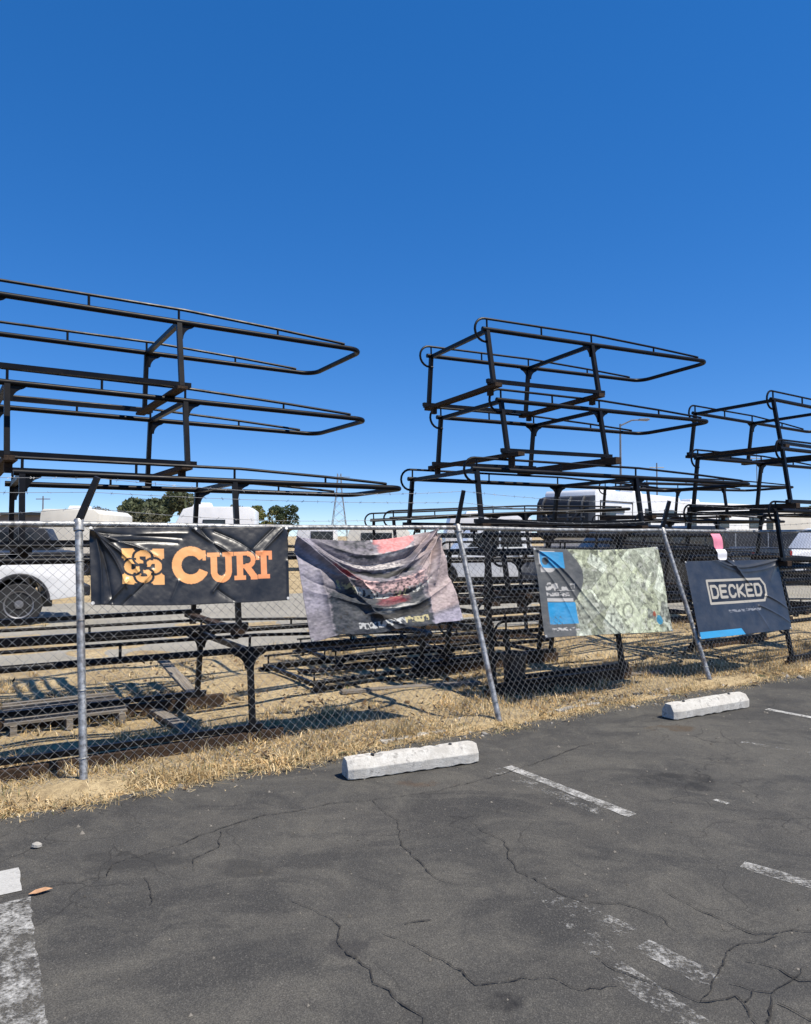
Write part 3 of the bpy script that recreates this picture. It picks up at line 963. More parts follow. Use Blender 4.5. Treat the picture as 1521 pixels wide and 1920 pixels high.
# --- black banner with orange lettering
def art_curt(u, v, asp):
    x, y = u * asp, v                       # square units
    c = np.empty(u.shape + (3,)); c[:] = lin((27, 29, 33))
    org = lin((255, 196, 118)) * 1.22; org2 = lin((255, 160, 100)) * 1.18
    X = lambda k: (k - 112) / 1300 * asp    # from the enlarged photograph
    Yv = lambda k: (k - 108) / 505
    m = np.zeros(u.shape, bool)
    # square emblem of interlocked loops
    x0, x1, y0, y1 = X(297), X(556), Yv(250), Yv(482)
    e = (x > x0) & (x < x1) & (y > y0) & (y < y1)
    ex, ey = (x - (x0 + x1) / 2) / ((x1 - x0) / 2), (y - (y0 + y1) / 2) / ((y1 - y0) / 2)
    cut = np.zeros(u.shape, bool)
    for k in range(4):
        a = k * math.pi / 2
        rx, ry = ex * math.cos(a) + ey * math.sin(a), -ex * math.sin(a) + ey * math.cos(a)
        rr = np.hypot(rx - .50, ry + .02)
        cut |= (abs(rr - .46) < .062) & ~((rx < .34) & (ry > .0))
        cut |= (rr < .15) & (rx < .56)
        cut |= seg_d(rx, ry, (.06, .12), (.46, .04)) < .075
        cut |= seg_d(rx, ry, (-.36, -1.0), (.36, -1.0)) < .10
    m |= e & ~cut
    # C
    cx, cy = X(728), Yv(357); R_ = .243
    d = np.hypot((x - cx) * .98, y - cy)
    ang = np.arctan2(y - cy, x - cx)
    m |= (d < R_) & (d > R_ * .50) & ~((ang > -.50) & (ang < .42) & (x > cx))
    m |= (x > X(806)) & (x < X(828)) & (y > Yv(262)) & (y < Yv(330))
    # U
    def rect(a, b, cc, dd): return (x > X(a)) & (x < X(b)) & (y > Yv(cc)) & (y < Yv(dd))
    m |= rect(858, 902, 280, 410) | rect(956, 1000, 280, 410) | rect(838, 920, 277, 305) | rect(940, 1014, 277, 305)
    du = np.hypot(x - X(929), y - Yv(405)); ro = X(1000) - X(929)
    m |= (du < ro) & (du > X(956) - X(929)) & (y > Yv(405))
    # R
    m |= rect(1034, 1078, 280, 462) | rect(1016, 1096, 436, 464) | rect(1016, 1100, 277, 304)
    db = np.hypot(x - X(1112), y - Yv(333)); rb = Yv(390) - Yv(333)
    m |= ((db < rb) & (db > rb * .42) & (x > X(1108))) | rect(1070, 1114, 277, 303) | rect(1070, 1114, 364, 390)
    m |= (seg_d(x, y, (X(1106), Yv(380)), (X(1156), Yv(446))) < (X(1022) - X(1000))) & (y < Yv(464)) | rect(1132, 1180, 436, 464)
    # T
    m |= rect(1206, 1250, 280, 462) | rect(1184, 1272, 434, 462) | rect(1172, 1288, 276, 308) | rect(1172, 1196, 276, 335) | rect(1264, 1288, 276, 335)
    k = np.clip((u - .1) / .8, 0, 1)[..., None]
    c = np.where(m[..., None], org * (1 - k) + org2 * k, c)
    g = fbm(u * 3, v, 4, 3)[..., None]
    c = c * (0.90 + .2 * g)
    hem = (v < .02) | (v > .98) | (u < .008) | (u > .992)
    return np.where(hem[..., None], c * .8, c)
def crease(u, v, a, b, w, asp=1.0):
    # a pinched fold: sharp along its crest, dying out toward its far end
    bend = .035 * np.sin(3.1 * (u * asp + v) + 5 * a[0] + 3 * b[1])
    d = seg_d(u * asp + bend, v - bend * .6, (a[0] * asp, a[1]), (b[0] * asp, b[1]))
    L = math.hypot((b[0] - a[0]) * asp, b[1] - a[1])
    t = np.clip(((u - a[0]) * asp * (b[0] - a[0]) * asp + (v - a[1]) * (b[1] - a[1])) / (L * L + 1e-9), 0, 1)
    return np.exp(-np.sqrt((d / w) ** 2 + .06) * 1.25) * 1.35 * (1 - .55 * t ** 2)
def fold_curt(u, v):
    w = .010 * np.sin(u * 9 + v * 2) * (1 - .4 * v)
    asp = 2.75
    for b, k in (((.22, .62), .016), ((.10, .95), -.014), ((.30, .40), .012), ((.16, .78), .018), ((.05, 1.0), .016), ((.42, .16), -.010)):
        w += k * 1.3 * crease(u, v, (.015, .04), b, .024, asp)
    for a, b, k in (((.50, .0), (.66, .36), .018), ((.545, .0), (.62, .35), -.014), ((.60, .05), (.83, .40), -.010), ((.98, .03), (.86, .33), .014), ((.93, .0), (.80, .30), -.012),
                    ((.30, .55), (.20, .85), .012), ((.18, .68), (.08, .97), .014), ((.26, .70), (.15, .98), -.012), ((.58, .85), (.64, .66), .012), ((.62, .8), (.70, .95), -.010),
                    ((.40, .72), (.36, .95), .008), ((.985, .5), (1., .97), .01), ((.10, .18), (.40, .22), -.010), ((.1, .1), (.45, .10), .009)):
        w += k * 1.25 * crease(u, v, a, b, .026, asp)
    w += .012 * (fbm(u * 2.7, v, 3, 21) - .5)
    return w
banner('hanging_banner', 'black banner with orange CURT lettering and square emblem on the fence',
       [(166, 991), (537, 990), (541, 1126), (170, 1136)], 420, 160, art_curt, fold_curt, lambda u, v: .010 * np.sin(math.pi * u) * v, M['banner'])

# --- faded crumpled banner with a pink-red picture
def art_pink(u, v, asp):
    x, y = u * asp, v
    n1 = fbm(u * 2, v * 2, 3, 41); n2 = fbm(u * 3, v * 3, 9, 51); n3 = fbm(u * 5, v * 5, 14, 57)
    S_ = v + 1.25 * (u - .56) ** 2 + .10 * (n1 - .5) + .05 * (n2 - .5)
    c = np.empty(u.shape + (3,)); c[:] = lin((150, 140, 146))
    def put(mask, col, soft=None):
        nonlocal c
        k = mask.astype(float)[..., None] if soft is None else np.clip(soft, 0, 1)[..., None]
        c = c * (1 - k) + lin(col) * k
    def band(a, b, e=.02): return np.clip((S_ - a) / e, 0, 1) * np.clip((b - S_) / e, 0, 1)
    def hspan(a, b, e=.05): return np.clip((u + .08 * (n2 - .5) - a) / e, 0, 1) * np.clip((b - u - .08 * (n2 - .5)) / e, 0, 1)
    put(None, (92, 86, 92), np.clip((v - .40) * 8 + (n1 - .5) * 3, 0, 1) * hspan(.13, .80, .02) * .9)
    put(None, (70, 64, 68), band(-.1, .26) * hspan(.20, .60, .1) * np.clip((n2 - .40) * 4, 0, 1) * .7)
    put(None, (236, 158, 156), band(-.1, .16) * hspan(.50, .86))
    put(None, (214, 204, 200), band(.15, .20) * hspan(.46, .80))
    put(None, (204, 194, 190), band(.26, .36) * hspan(.24, .74, .1) * np.clip(.35 + (n3 - .4) * 3, 0, 1))
    put(None, (56, 52, 56), band(.36, .43) * hspan(.22, .80, .1) * .9)
    put(None, (232, 192, 186), band(.46, .60) * hspan(.30, .86, .08) * np.clip(.55 + (n3 - .45) * 3, 0, 1))
    put(None, (150, 70, 74), band(.42, .52) * hspan(.20, .36, .05) * .8)
    put(None, (176, 92, 98), band(.62, .73) * hspan(.44, .68, .05) * np.clip(.5 + (n1 - .4) * 3, 0, 1))
    put(None, (206, 200, 194), band(.74, .79) * hspan(.42, .74, .08) * .85)
    put(None, (58, 58, 64), band(.80, .90) * hspan(.35, .80, .08) * .8)
    put(None, (188, 168, 166), hspan(.80, 1.2, .015) * np.clip(.75 + (n1 - .5), 0, 1) * np.clip((.87 - v + (u - .9) * -.3) * 30, 0, 1))
    put(None, (176, 166, 178), hspan(.78, 1.2, .015) * np.clip((v - .87 + (u - .9) * .3) * 30, 0, 1))
    put(None, (164, 155, 165), np.clip((.13 - u) * 40, 0, 1) * np.clip((.78 - v) * 10, 0, 1) * .9)
    c = c * (.62 + .80 * n3[..., None]) * 1.06
    mean_ = c.mean((0, 1)); c = np.clip(mean_ + (c - mean_) * 1.5, .006, .8) * .9
    m = illegible(u, S_ - .02, .22, .86, .555, .615, 22, 5)
    tx = np.where((u < .32)[..., None] | ((u > .58) & (u < .66))[..., None], lin((205, 196, 150)), lin((206, 206, 200)))
    c = np.where(m[..., None], tx, c)
    m = illegible(u, v, .30, .76, .885, .95, 24, 9)
    tx = np.where((u > .60)[..., None], lin((216, 202, 146)), lin((216, 216, 212)))
    return np.where(m[..., None], tx, c)
def swag(u, v, u0, v0, k, w):
    d = v - (v0 - k * (u - u0) ** 2) + .02 * np.sin(9 * u + 7 * v0)
    return np.exp(-np.sqrt((d / w) ** 2 + .05)) * np.exp(-((u - u0) / .42) ** 4)
def fold_pink(u, v):
    asp = 1.35
    w = .016 * np.sin(2 * math.pi * (v + 1.3 * (u - .58) ** 2) * 2.3) * np.exp(-((v - .4) / .45) ** 2) * np.clip((u - .12) * 3, 0, 1)
    for a, b, k, wd in (((.0, .02), (.54, .98), .048, .018), ((.03, .0), (.42, .62), .036, .014), ((.0, .08), (.28, .62), -.030, .02),
                        ((.985, .0), (.58, .46), .060, .018), ((1., .05), (.72, .46), .045, .016), ((.97, .08), (.80, .52), -.034, .016), ((.99, .1), (.86, .58), .034, .018), ((.95, .02), (.66, .30), -.03, .02),
                        ((.10, .35), (.16, .98), .018, .03), ((.80, .50), (.80, .93), .016, .015), ((.40, .80), (.56, .99), .03, .02)):
        w += k * crease(u, v, a, b, wd, asp)
    for u0, v0, k, wd, am in ((.55, .36, 1.5, .022, .040), (.52, .50, 1.3, .026, .030), (.56, .27, 1.2, .018, -.030), (.56, .76, .9, .022, .034), (.50, .64, 1.2, .02, -.022), (.6, .17, .7, .02, .02)):
        w += am * swag(u, v, u0, v0, k, wd)
    return 1.35 * w + .022 * (fbm(u * 2, v * 2, 3, 71) - .5) + .006 * (fbm(u * 2, v * 2, 11, 75) - .5)
banner('hanging_banner', 'crumpled faded grey and pink banner sagging in folds from the fence',
       [(546, 1011), (812, 998), (864, 1168), (578, 1204)], 300, 230, art_pink, fold_pink,
       lambda u, v: .035 * np.sin(math.pi * u) * (1 - v) + .03 * (fbm(u, v * 0, 5, 5) - .5) * v, M['faded'])

# --- greenish banner printed with a pile of banknotes
def art_money(u, v, asp):
    x, y = u * asp, v
    r = np.random.default_rng(4)
    n2 = fbm(x * 3, y * 3, 8, 61)
    c = np.empty(u.shape + (3,)); c[:] = lin((176, 182, 158))
    for k in range(80):
        cx, cy = r.uniform(.25, asp), r.uniform(-.05, 1.05); a = r.uniform(-.9, .9) + (math.pi / 2 if r.random() < .3 else 0); sz = r.uniform(.09, .17)
        if k == 79: cx, cy, a, sz = .64 * asp, .74, .95, .21
        if k == 78: cx, cy, a, sz = .56 * asp, .38, -.65, .22
        dx, dy = x - cx, y - cy
        aa = dx * math.cos(a) + dy * math.sin(a); bb = -dx * math.sin(a) + dy * math.cos(a)
        ins = (abs(aa) < sz * 1.6) & (abs(bb) < sz * .72)
        tone = r.uniform(.42, 1.2); base = lin((212, 216, 198)) * tone * np.array([1, 1, r.uniform(.82, 1.0)])
        eng = .45 + 1.0 * fbm(aa * 5 + k, bb * 9, 9, 100 + k)[..., None]
        c = np.where(ins[..., None], base * eng, c)
        bor = ins & ((abs(aa) > sz * 1.5) | (abs(bb) > sz * .64))
        c = np.where(bor[..., None], base * 1.06, c)
        rim = ins & ((abs(aa) > sz * 1.57) | (abs(bb) > sz * .70))
        c = np.where(rim[..., None], base * (.16 if k >= 78 else .30), c)
        ov = ins & (np.hypot(aa / (sz * .40), bb / (sz * .5)) < 1)
        c = np.where(ov[..., None], base * (.42 if k >= 78 else .72) * eng, c)
        ov = ins & (np.hypot(aa / (sz * .26), bb / (sz * .36)) < 1)
        c = np.where(ov[..., None], base * .92 * eng, c)
    c *= (.50 + 1.35 * n2[..., None]) * np.array([.97, 1.0, .98])
    dk_ = np.clip((.47 - fbm(x * 2 + 5, y * 2, 13, 211)) * 9, 0, 1) * np.clip((fbm(x + 2, y, 4, 221) - .38) * 6, 0, 1)
    c *= (1 - .62 * dk_[..., None])
    lt_ = np.clip((fbm(x * 2 + 1, y * 2, 10, 231) - .60) * 9, 0, 1)
    c = c * (1 - .5 * lt_[..., None]) + lin((226, 228, 212)) * .5 * lt_[..., None]
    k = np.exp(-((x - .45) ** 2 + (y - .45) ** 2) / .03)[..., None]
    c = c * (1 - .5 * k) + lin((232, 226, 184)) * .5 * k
    # grey curved side strip with blue badge
    left = (u < .24 + .10 * np.sin(np.clip(v * 1.6, 0, 1) * math.pi) - .05 * np.clip(v - .6, 0, 1))
    c = np.where(left[..., None], lin((92, 95, 97)) * (.9 + .2 * n2[..., None]), c)
    blue = lin((36, 156, 214)); wht = lin((206, 203, 198))
    d = np.maximum(abs(x - .15), abs(y - .14)); dc = np.hypot(x - .15, y - .15)
    c = np.where(((u > .03) & (u < .25) & (v > .03) & (v < .28) & (np.hypot(np.clip(x - .2, 0, 1), np.clip(y - .16, 0, 1)) < .12))[..., None], wht, c)
    c = np.where(((u > .035) & (u < .205) & (v > .04) & (v < .23))[..., None], blue, c)
    c = np.where((dc < .045)[..., None], lin((70, 84, 92)), c)
    c = np.where(illegible(u, v, .05, .26, .40, .49, 5, 3)[..., None] | illegible(u, v, .05, .22, .51, .55, 6, 4)[..., None], wht, c)
    c = np.where(((u > .05) & (u < .24) & (v > .575) & (v < .61))[..., None], wht, c)
    c = np.where(((u > .05) & (u < .25) & (v > .62) & (v < .86))[..., None], blue, c)
    c = np.where(illegible(u, v, .06, .25, .90, .935, 9, 6)[..., None], wht, c)
    c = np.where((np.hypot(x - asp * .90, (y - .86)) < .055)[..., None], lin((40, 140, 176)), c)
    c = np.where((np.hypot(x - asp * .86, (y - .79)) < .03)[..., None], lin((176, 96, 70)), c)
    return c
def fold_money(u, v):
    asp = 1.33
    w = .008 * np.sin(u * 7 + v * 5)
    for a, b, k, wd in (((.02, .03), (.58, 1.0), .026, .012), ((.05, .13), (.44, .98), .022, .011), ((.02, .2), (.22, .86), .018, .010),
                        ((.85, .02), (.95, .6), .014, .03), ((.8, .3), (.9, .8), -.010, .03), ((.6, .0), (.4, .3), .012, .03), ((.7, .6), (.98, .95), .012, .03)):
        w += k * crease(u, v, a, b, wd, asp)
    return w + .016 * (fbm(u * 2, v * 2, 3, 81) - .5) + .004 * (fbm(u * 2, v * 2, 12, 85) - .5)
banner('hanging_banner', 'pale green banner printed with a pile of banknotes and blue badge',
       [(998, 1028), (1232, 1026), (1262, 1184), (1022, 1196)], 290, 220, art_money, fold_money, lambda u, v: .015 * np.sin(math.pi * u) * (1 - v), M['faded'])

# --- dark square banner
def art_deck(u, v, asp):
    x, y = u * asp, v
    c = np.empty(u.shape + (3,)); c[:] = lin((50, 58, 70))
    c *= (.88 + .24 * fbm(u * 2, v * 2, 3, 91)[..., None])
    cr = lin((206, 198, 180))
    x0, x1, y0, y1 = .18 * asp, .80 * asp, .27, .57
    out = [(x0, y0), (x1 - .08, y0), (x1, y0 + .09), (x1, y1 - .10), (x1 - .07, y1), (x0, y1), (x0, y0)]
    inside = (x > x0) & (x < x1) & (y > y0) & (y < y1) & ((x - x1) + (y0 + .09 - y) * .9 < 0.0) & ((x - x1) + (y - y1 + .10) * .75 < 0.0)
    c = np.where(inside[..., None], lin((26, 28, 32)), c)
    m = np.zeros(u.shape, bool)
    for p, q in zip(out[:-1], out[1:]): m |= seg_d(x, y, p, q) < .017
    cw = (x1 - x0 - .14) / 6 * .70; gp_ = (x1 - x0 - .14) / 6 * .34
    m |= stroke_text(x, y, 'DECKED', x0 + .055, y0 + .075, cw, .15, gp_, .0185)
    m2 = illegible(u, v, .35, .70, .665, .70, 13, 12)
    c = np.where(m[..., None], cr, c)
    c = np.where(m2[..., None], lin((150, 152, 156)), c)
    c = np.where(((v > .915) & (u < .44 + (1 - v) * .5 * 0 + .04 * (v - .9) * 10) & (u > .015))[..., None], lin((70, 178, 236)), c)
    return c
def fold_deck(u, v):
    asp = 1.2; w = .006 * np.sin(u * 5 + v * 3)
    for a, b, k, wd in (((.36, .0), (.66, .38), .030, .013), ((.76, .53), (1.0, .74), .020, .014), ((.66, .66), (.98, .90), .014, .014), ((.98, .0), (.86, .30), .016, .03), ((.62, .72), (.72, .98), .008, .02)):
        w += k * crease(u, v, a, b, wd, asp)
    w += .030 * swag(u, v, .66, .11, 1.0, .022) + .016 * swag(u, v, .68, .18, 1.3, .03)
    return w + .010 * (fbm(u * 2, v * 2, 3, 95) - .5)
banner('hanging_banner', 'dark slate square banner with white DECKED lettering in a frame',
       [(1283, 1053), (1457, 1049), (1484, 1180), (1312, 1199)], 280, 220, art_deck, fold_deck, lambda u, v: 0.0 * u, M['banner'])

# pink and white tag tied to the top rail above the dark square banner
t0, q0 = px_to_fence(1340, 1004); t1, q1 = px_to_fence(1356, 1050)
tg = empty('hanging_tag', fpt(t1, q1, .06))
def tl_(p): return V(p) - tg.location
def strip(ta, qa, tb, qb, w, name, mat, outs):
    mb = MB(); vs = []; fs = []; k = 8
    for i in range(k + 1):
        f = i / k; t = ta + (tb - ta) * f; q = qa + (qb - qa) * f
        o = outs + .012 * math.sin(f * 5)
        rw = w * (1 if f < .85 else (1 - (f - .85) * 2.5))
        for dd in (0, .004):
            vs += [tl_(fpt(t - rw / 2, q, o + dd)), tl_(fpt(t + rw / 2, q, o + dd))]
    for i in range(k):
        b = i * 4; c = b + 4
        fs += [(b + 2, b + 3, c + 3, c + 2), (b, c, c + 1, b + 1), (b, b + 2, c + 2, c), (b + 1, c + 1, c + 3, b + 3)]
    fs += [(0, 1, 3, 2), (k * 4, k * 4 + 2, k * 4 + 3, k * 4 + 1)]
    return mb.add(vs, fs).build(name, mat, tg)
qm = q0 + (q1 - q0) * .58; tm = t0 + (t1 - t0) * .58
strip(t0, q0 + .01, tm, qm, .17, 'pink_half', M['pink'], .06)
strip(tm, qm, t1, q1, .17, 'white_half', M['tagwhite'], .058)
MB().tube([tl_(fpt(t0, q0 + .01, .065)), tl_(fpt(t0, 1.0, .03))], .003, 5).build('tie', M['plastic'], tg)
tag(tg, 'pink and white plastic tag hanging from the rail above the dark square banner', 'tag')

# ------------------------------------------------------------------ things on the ground behind the fence
def bucket():
    p = ground(965, 1296)
    root = empty('plastic_bucket', (p.x, p.y, .02))
    tag(root, 'black plastic bucket standing behind the fence beside the leaning middle post', 'bucket')
    MB().lathe([(.105, 0), (.125, .36), (.138, .365), (.138, .39), (.118, .39), (.098, .02)], n=24).build('body', M['plastic'], root, smooth=35)
    hp = [(.135 * math.cos(a), .02, .36 - .12 * math.sin(a)) for a in np.linspace(0, math.pi, 13)]
    MB().tube(hp, .004, 6).build('handle', M['pole'], root)
bucket()

def pallet(c, yaw, label, n=8, L=1.15, W=1.0, mat='greywood'):
    root = empty('wooden_pallet', (c.x, c.y, .02), (0, 0, yaw))
    tag(root, label, 'pallet', 'old pallets lying in the dry grass')
    for y in (-L / 2 + .06, 0, L / 2 - .06):
        MB().box((y, 0, .045), (.05, W, .085)).build('runner', M[mat], root)
    for k in range(n):
        y = -W / 2 + W * (k + .5) / n
        MB().box((random.uniform(-.01, .01), y, .099 + random.uniform(-.003, .004)), (L, W / n * .42, .02), Matrix.Rotation(random.uniform(-.02, .02), 3, 'Z')).build('slat', M[mat], root)
FY = math.atan2(DIRY, DIRX)
pallet(ground(120, 1352), FY, 'grey slatted pallet lying in the dry grass beside the first fence post', 7, .95, .9)
for i, (a, b, lab) in enumerate((((300, 1282), (370, 1312), 'broken plank leaning in the grass behind the first fence post'),
                                 ((290, 1335), (385, 1392), 'short splintered board lying diagonally right of the first fence post'),
                                 ((560, 1262), (830, 1240), 'long dark board lying on the grass under the faded pink banner'),
                                 ((640, 1300), (900, 1282), 'second dark board lying nearer under the faded pink banner'),
                                 ((1050, 1280), (1240, 1262), 'grey board lying on the ground below the banknote banner'))):
    A, B = ground(*a, .03), ground(*b, .03)
    if i == 0: A.z = .30
    plank('loose_board', lab, A, B, .11, .03, 'greywood' if i != 2 else 'wood', 'loose boards behind the fence', 'board')
# broken concrete kerb pieces along the verge
KERB = [((715, 1395), (800, 1380)), ((812, 1378), (880, 1366)), ((955, 1352), (1035, 1338)), ((1042, 1337), (1120, 1322))]
KN = ['behind the nearest wheel stop', 'left of the leaning middle post', 'right of the leaning middle post', 'halfway between the two leaning posts']
for (a, b), wh in zip(KERB, KN):
    A, B = ground(*a, .02), ground(*b, .02)
    d = (B - A); L = d.length; k = 7; vs = []; fs = []
    for i in range(k + 1):
        for (y, z) in ((-.05, -.03), (.05, -.03), (.045, .045), (-.04, .05)):
            vs.append((L * (i / k - .5) + random.uniform(-.01, .01), y + random.uniform(-.01, .01), z * .8 + random.uniform(-.008, .008)))
    for i in range(k):
        for q in range(4):
            q2 = (q + 1) % 4; fs.append((i * 4 + q, i * 4 + q2, i * 4 + 4 + q2, i * 4 + 4 + q))
    fs.append((3, 2, 1, 0)); fs.append(tuple(k * 4 + q for q in range(4)))
    o = MB().add(vs, fs).build('kerb_stone', M['concrete'], bevel=.006)
    o.scale = (1, .75, .7)
    o.location = (A + B) / 2; o.rotation_euler = (0, 0, math.atan2(d.y, d.x))
    tag(o, 'broken strip of old concrete kerb ' + wh, 'kerb', 'broken kerb pieces')

# rubble pebbles along the verge (uncountable)
def pebbles():
    n = 2600
    t = RNG.uniform(-4, 11, n); p = -RNG.beta(1.3, 1.6, n) * .48 + .12
    s = RNG.gamma(2.0, .0042, n) + .003
    big = RNG.random(n) < .03; s = np.where(big, s * 2.4, s)
    base = np.array([[0, 0, 1], [.9, 0, .1], [.3, .85, 0], [-.7, .55, .1], [-.7, -.55, 0], [.3, -.85, .1], [0, 0, -.6]])
    F = np.array([[0, 1, 2], [0, 2, 3], [0, 3, 4], [0, 4, 5], [0, 5, 1], [6, 2, 1], [6, 3, 2], [6, 4, 3], [6, 5, 4], [6, 1, 5]])
    a = RNG.uniform(0, 6.28, n)
    sc = RNG.uniform(.6, 1.4, (n, 3)) * s[:, None]; sc[:, 2] *= .65
    L = base[None] * (1 + RNG.uniform(-.2, .2, (n, 7, 1))) * sc[:, None]
    x = L[..., 0] * np.cos(a)[:, None] - L[..., 1] * np.sin(a)[:, None]; y = L[..., 0] * np.sin(a)[:, None] + L[..., 1] * np.cos(a)[:, None]
    X = ORG.x + DIRX * t - DIRY * p; Y = ORG.y + DIRY * t + DIRX * p
    z0 = .03 * np.exp(-((p - .05) / .22) ** 2) + .014 + .014 * (p < -.3)
    vs = np.stack([x + X[:, None], y + Y[:, None], L[..., 2] + z0[:, None]], -1).reshape(-1, 3)
    fs = (F[None] + (np.arange(n) * 7)[:, None, None]).reshape(-1, 3)
    tone = RNG.uniform(.10, .38, n); cols = np.repeat(tone[:, None] * np.array([[1, .93, .82]]), 7, 0)
    tag(np_mesh('gravel', vs, fs, M['pebble'], cols), 'loose grey pebbles scattered along the dry verge', 'gravel', kind='stuff')
pebbles()

# dry straw: bent blades in tufts
def straw():
    out_v, out_c = [], []
    def field(n, tr, prange, hmin, hmax, clump, pw=1.0, flat=.45, z0=0.03, bare=.4):
        nc = max(8, int(n / clump))
        ct = RNG.uniform(*tr, nc); cp = prange[0] + (prange[1] - prange[0]) * RNG.random(nc) ** pw
        # patchiness
        keep = fbm(ct * .35 + 9, cp * .7 + 5, 3.1, 5) > RNG.uniform(bare - .16, bare + .16, nc)
        ct, cp = ct[keep], cp[keep]
        k = RNG.integers(0, len(ct), n)
        sprd = RNG.uniform(.02, .09, len(ct))[k]; t = ct[k] + RNG.normal(0, 1, n) * sprd; p = cp[k] + RNG.normal(0, .8, n) * sprd
        ch = RNG.uniform(.3, 1.1, len(ct))[k]; ctone = RNG.uniform(.55, 1.15, len(ct))[k]
        h = RNG.uniform(hmin, hmax, n) * ch
        x = ORG.x + DIRX * t - DIRY * p; y = ORG.y + DIRY * t + DIRX * p
        a = RNG.uniform(0, 6.28, n); ln = np.abs(RNG.normal(0, flat, n)) + .1
        h = np.where(ln > 1.5, h * 1.5 / ln ** .5, h)
        w = RNG.uniform(.0018, .0042, n)
        dx, dy = np.cos(a), np.sin(a); sx, sy = -dy, dx
        b = np.stack([x, y, z0 - .02 + .034 * np.exp(-((p - .05) / .24) ** 2)], 1)
        m = b + np.stack([dx * h * ln * .35, dy * h * ln * .35, h * .62 / np.sqrt(1 + ln ** 2 * .6)], 1)
        e = b + np.stack([dx * h * ln * 1.0, dy * h * ln * 1.0, h * (1.0 / np.sqrt(1 + ln ** 2 * 1.4)) * np.where(ln > .9, .6, 1)], 1)
        sd = np.stack([sx * w, sy * w, np.zeros(n)], 1)
        v = np.stack([b - sd, b + sd, m + sd * .8, m - sd * .8, e], 1)
        tone = (RNG.uniform(.65, 1.15, n) * ctone)[:, None]
        pal = np.array([[.80, .60, .31], [.88, .71, .43], [.70, .49, .24], [.50, .42, .28], [.27, .26, .13]])
        c = pal[RNG.choice(5, n, p=[.30, .28, .17, .17, .08])] * tone
        out_v.append(v); out_c.append(np.repeat(c[:, None], 5, 1))
    field(70000, (-3.0, 9.5), (-.36, .0), .015, .065, 60, .9, 3.2, .022, .40)   # pale trampled mat at the asphalt edge
    field(9000, (-3.6, 10.5), (-.42, -.24), .015, .05, 16, .9, 3.0, .032, .2)
    field(3500, (-3.6, 10.5), (-.30, .10), .04, .13, 60, 1, 1.2, .03, .58)
    field(16000, (-3.2, 3.4), (-.34, .05), .02, .075, 50, 1, 2.8, .035, .36)
    field(22000, (-3.4, 10), (-.15, .45), .02, .10, 50, 1, 2.2, .030, .38)
    field(22000, (-4, 11), (.1, 1.2), .04, .15, 44, 1, 1.3, .03, .40)
    field(52000, (-5, 13), (.5, 5.1), .03, .13, 40, 1.1, 1.6, .02, .38)
    field(7000, (-8, .5), (9.0, 12.3), .05, .15, 30, 1, .7, .03, .3)
    v = np.concatenate(out_v).reshape(-1, 3); c = np.concatenate(out_c).reshape(-1, 3)
    n = len(v) // 5; o = np.arange(n) * 5
    tris = np.concatenate([np.stack([o, o + 1, o + 2], 1), np.stack([o, o + 2, o + 3], 1), np.stack([o + 3, o + 2, o + 4], 1)])
    tag(np_mesh('dry_grass', v, tris, M['straw'], c), 'dry golden straw grass growing along and behind the fence', 'grass', kind='stuff')
straw()

# dead leaves, twigs and chaff lying between the blades, and grit on the asphalt
def litter():
    n = 15000
    t = RNG.uniform(-4.5, 12, n); p = RNG.uniform(-.38, 4.6, n) ** 1.0
    keep = fbm(t * .5 + 3, p * .8 + 1, 2.2, 33) > RNG.uniform(.35, .62, n)
    t, p = t[keep], p[keep]; n = len(t)
    a = RNG.uniform(0, 6.28, n); L = RNG.gamma(2.2, .0075, n) + .006; W = np.where(RNG.random(n) < .35, L * .12, L * RNG.uniform(.3, .6, n))
    X = ORG.x + DIRX * t - DIRY * p; Y = ORG.y + DIRY * t + DIRX * p
    z = RNG.uniform(.03, .055, n) + .02 * np.exp(-((p - .05) / .25) ** 2)
    dx, dy = np.cos(a) * L, np.sin(a) * L; sx, sy = -np.sin(a) * W, np.cos(a) * W
    tl = RNG.normal(0, .35, n)
    v = np.stack([np.stack([X - dx, Y - dy, z - tl * L], 1), np.stack([X + sx, Y + sy, z + .3 * W], 1), np.stack([X + dx, Y + dy, z + tl * L + .004], 1), np.stack([X - sx, Y - sy, z], 1)], 1).reshape(-1, 3)
    pal = np.array([[.10, .065, .035], [.17, .11, .06], [.055, .04, .028], [.24, .18, .10], [.09, .10, .05]])
    c = np.repeat(pal[RNG.choice(5, n, p=[.3, .25, .25, .12, .08])] * RNG.uniform(.7, 1.2, n)[:, None], 4, 0)
    tag(np_mesh('leaf_litter', v, np.arange(n * 4).reshape(-1, 4), M['straw'], c), 'brown dead leaves and twigs scattered through the dry grass', 'litter', kind='stuff')
    n = 2200
    q = RNG.uniform(0, 1, n) ** 2.2 * 4.2; e = RNG.uniform(-1.5, 9.5, n)
    X = E0.x + edir.x * e + enor.x * (q + .02); Y = E0.y + edir.y * e + enor.y * (q + .02)
    sz = RNG.gamma(2., .0016, n) + .0012
    b = np.array([[1, 0, 0], [-.5, .87, 0], [-.5, -.87, 0], [0, 0, 1.0]])
    v = (b[None] * RNG.uniform(.7, 1.3, (n, 4, 3)) * sz[:, None, None] + np.stack([X, Y, np.full(n, LZ + .001)], 1)[:, None]).reshape(-1, 3)
    f = (np.array([[0, 1, 3], [1, 2, 3], [2, 0, 3]])[None] + (np.arange(n) * 4)[:, None, None]).reshape(-1, 3)
    tone = RNG.uniform(.05, .20, n); c = np.repeat(tone[:, None] * np.array([[1, .92, .8]]), 4, 0)
    tag(np_mesh('asphalt_grit', v, f, M['pebble'], c), 'fine grit and crumbs scattered over the asphalt', 'grit', kind='stuff')
litter()

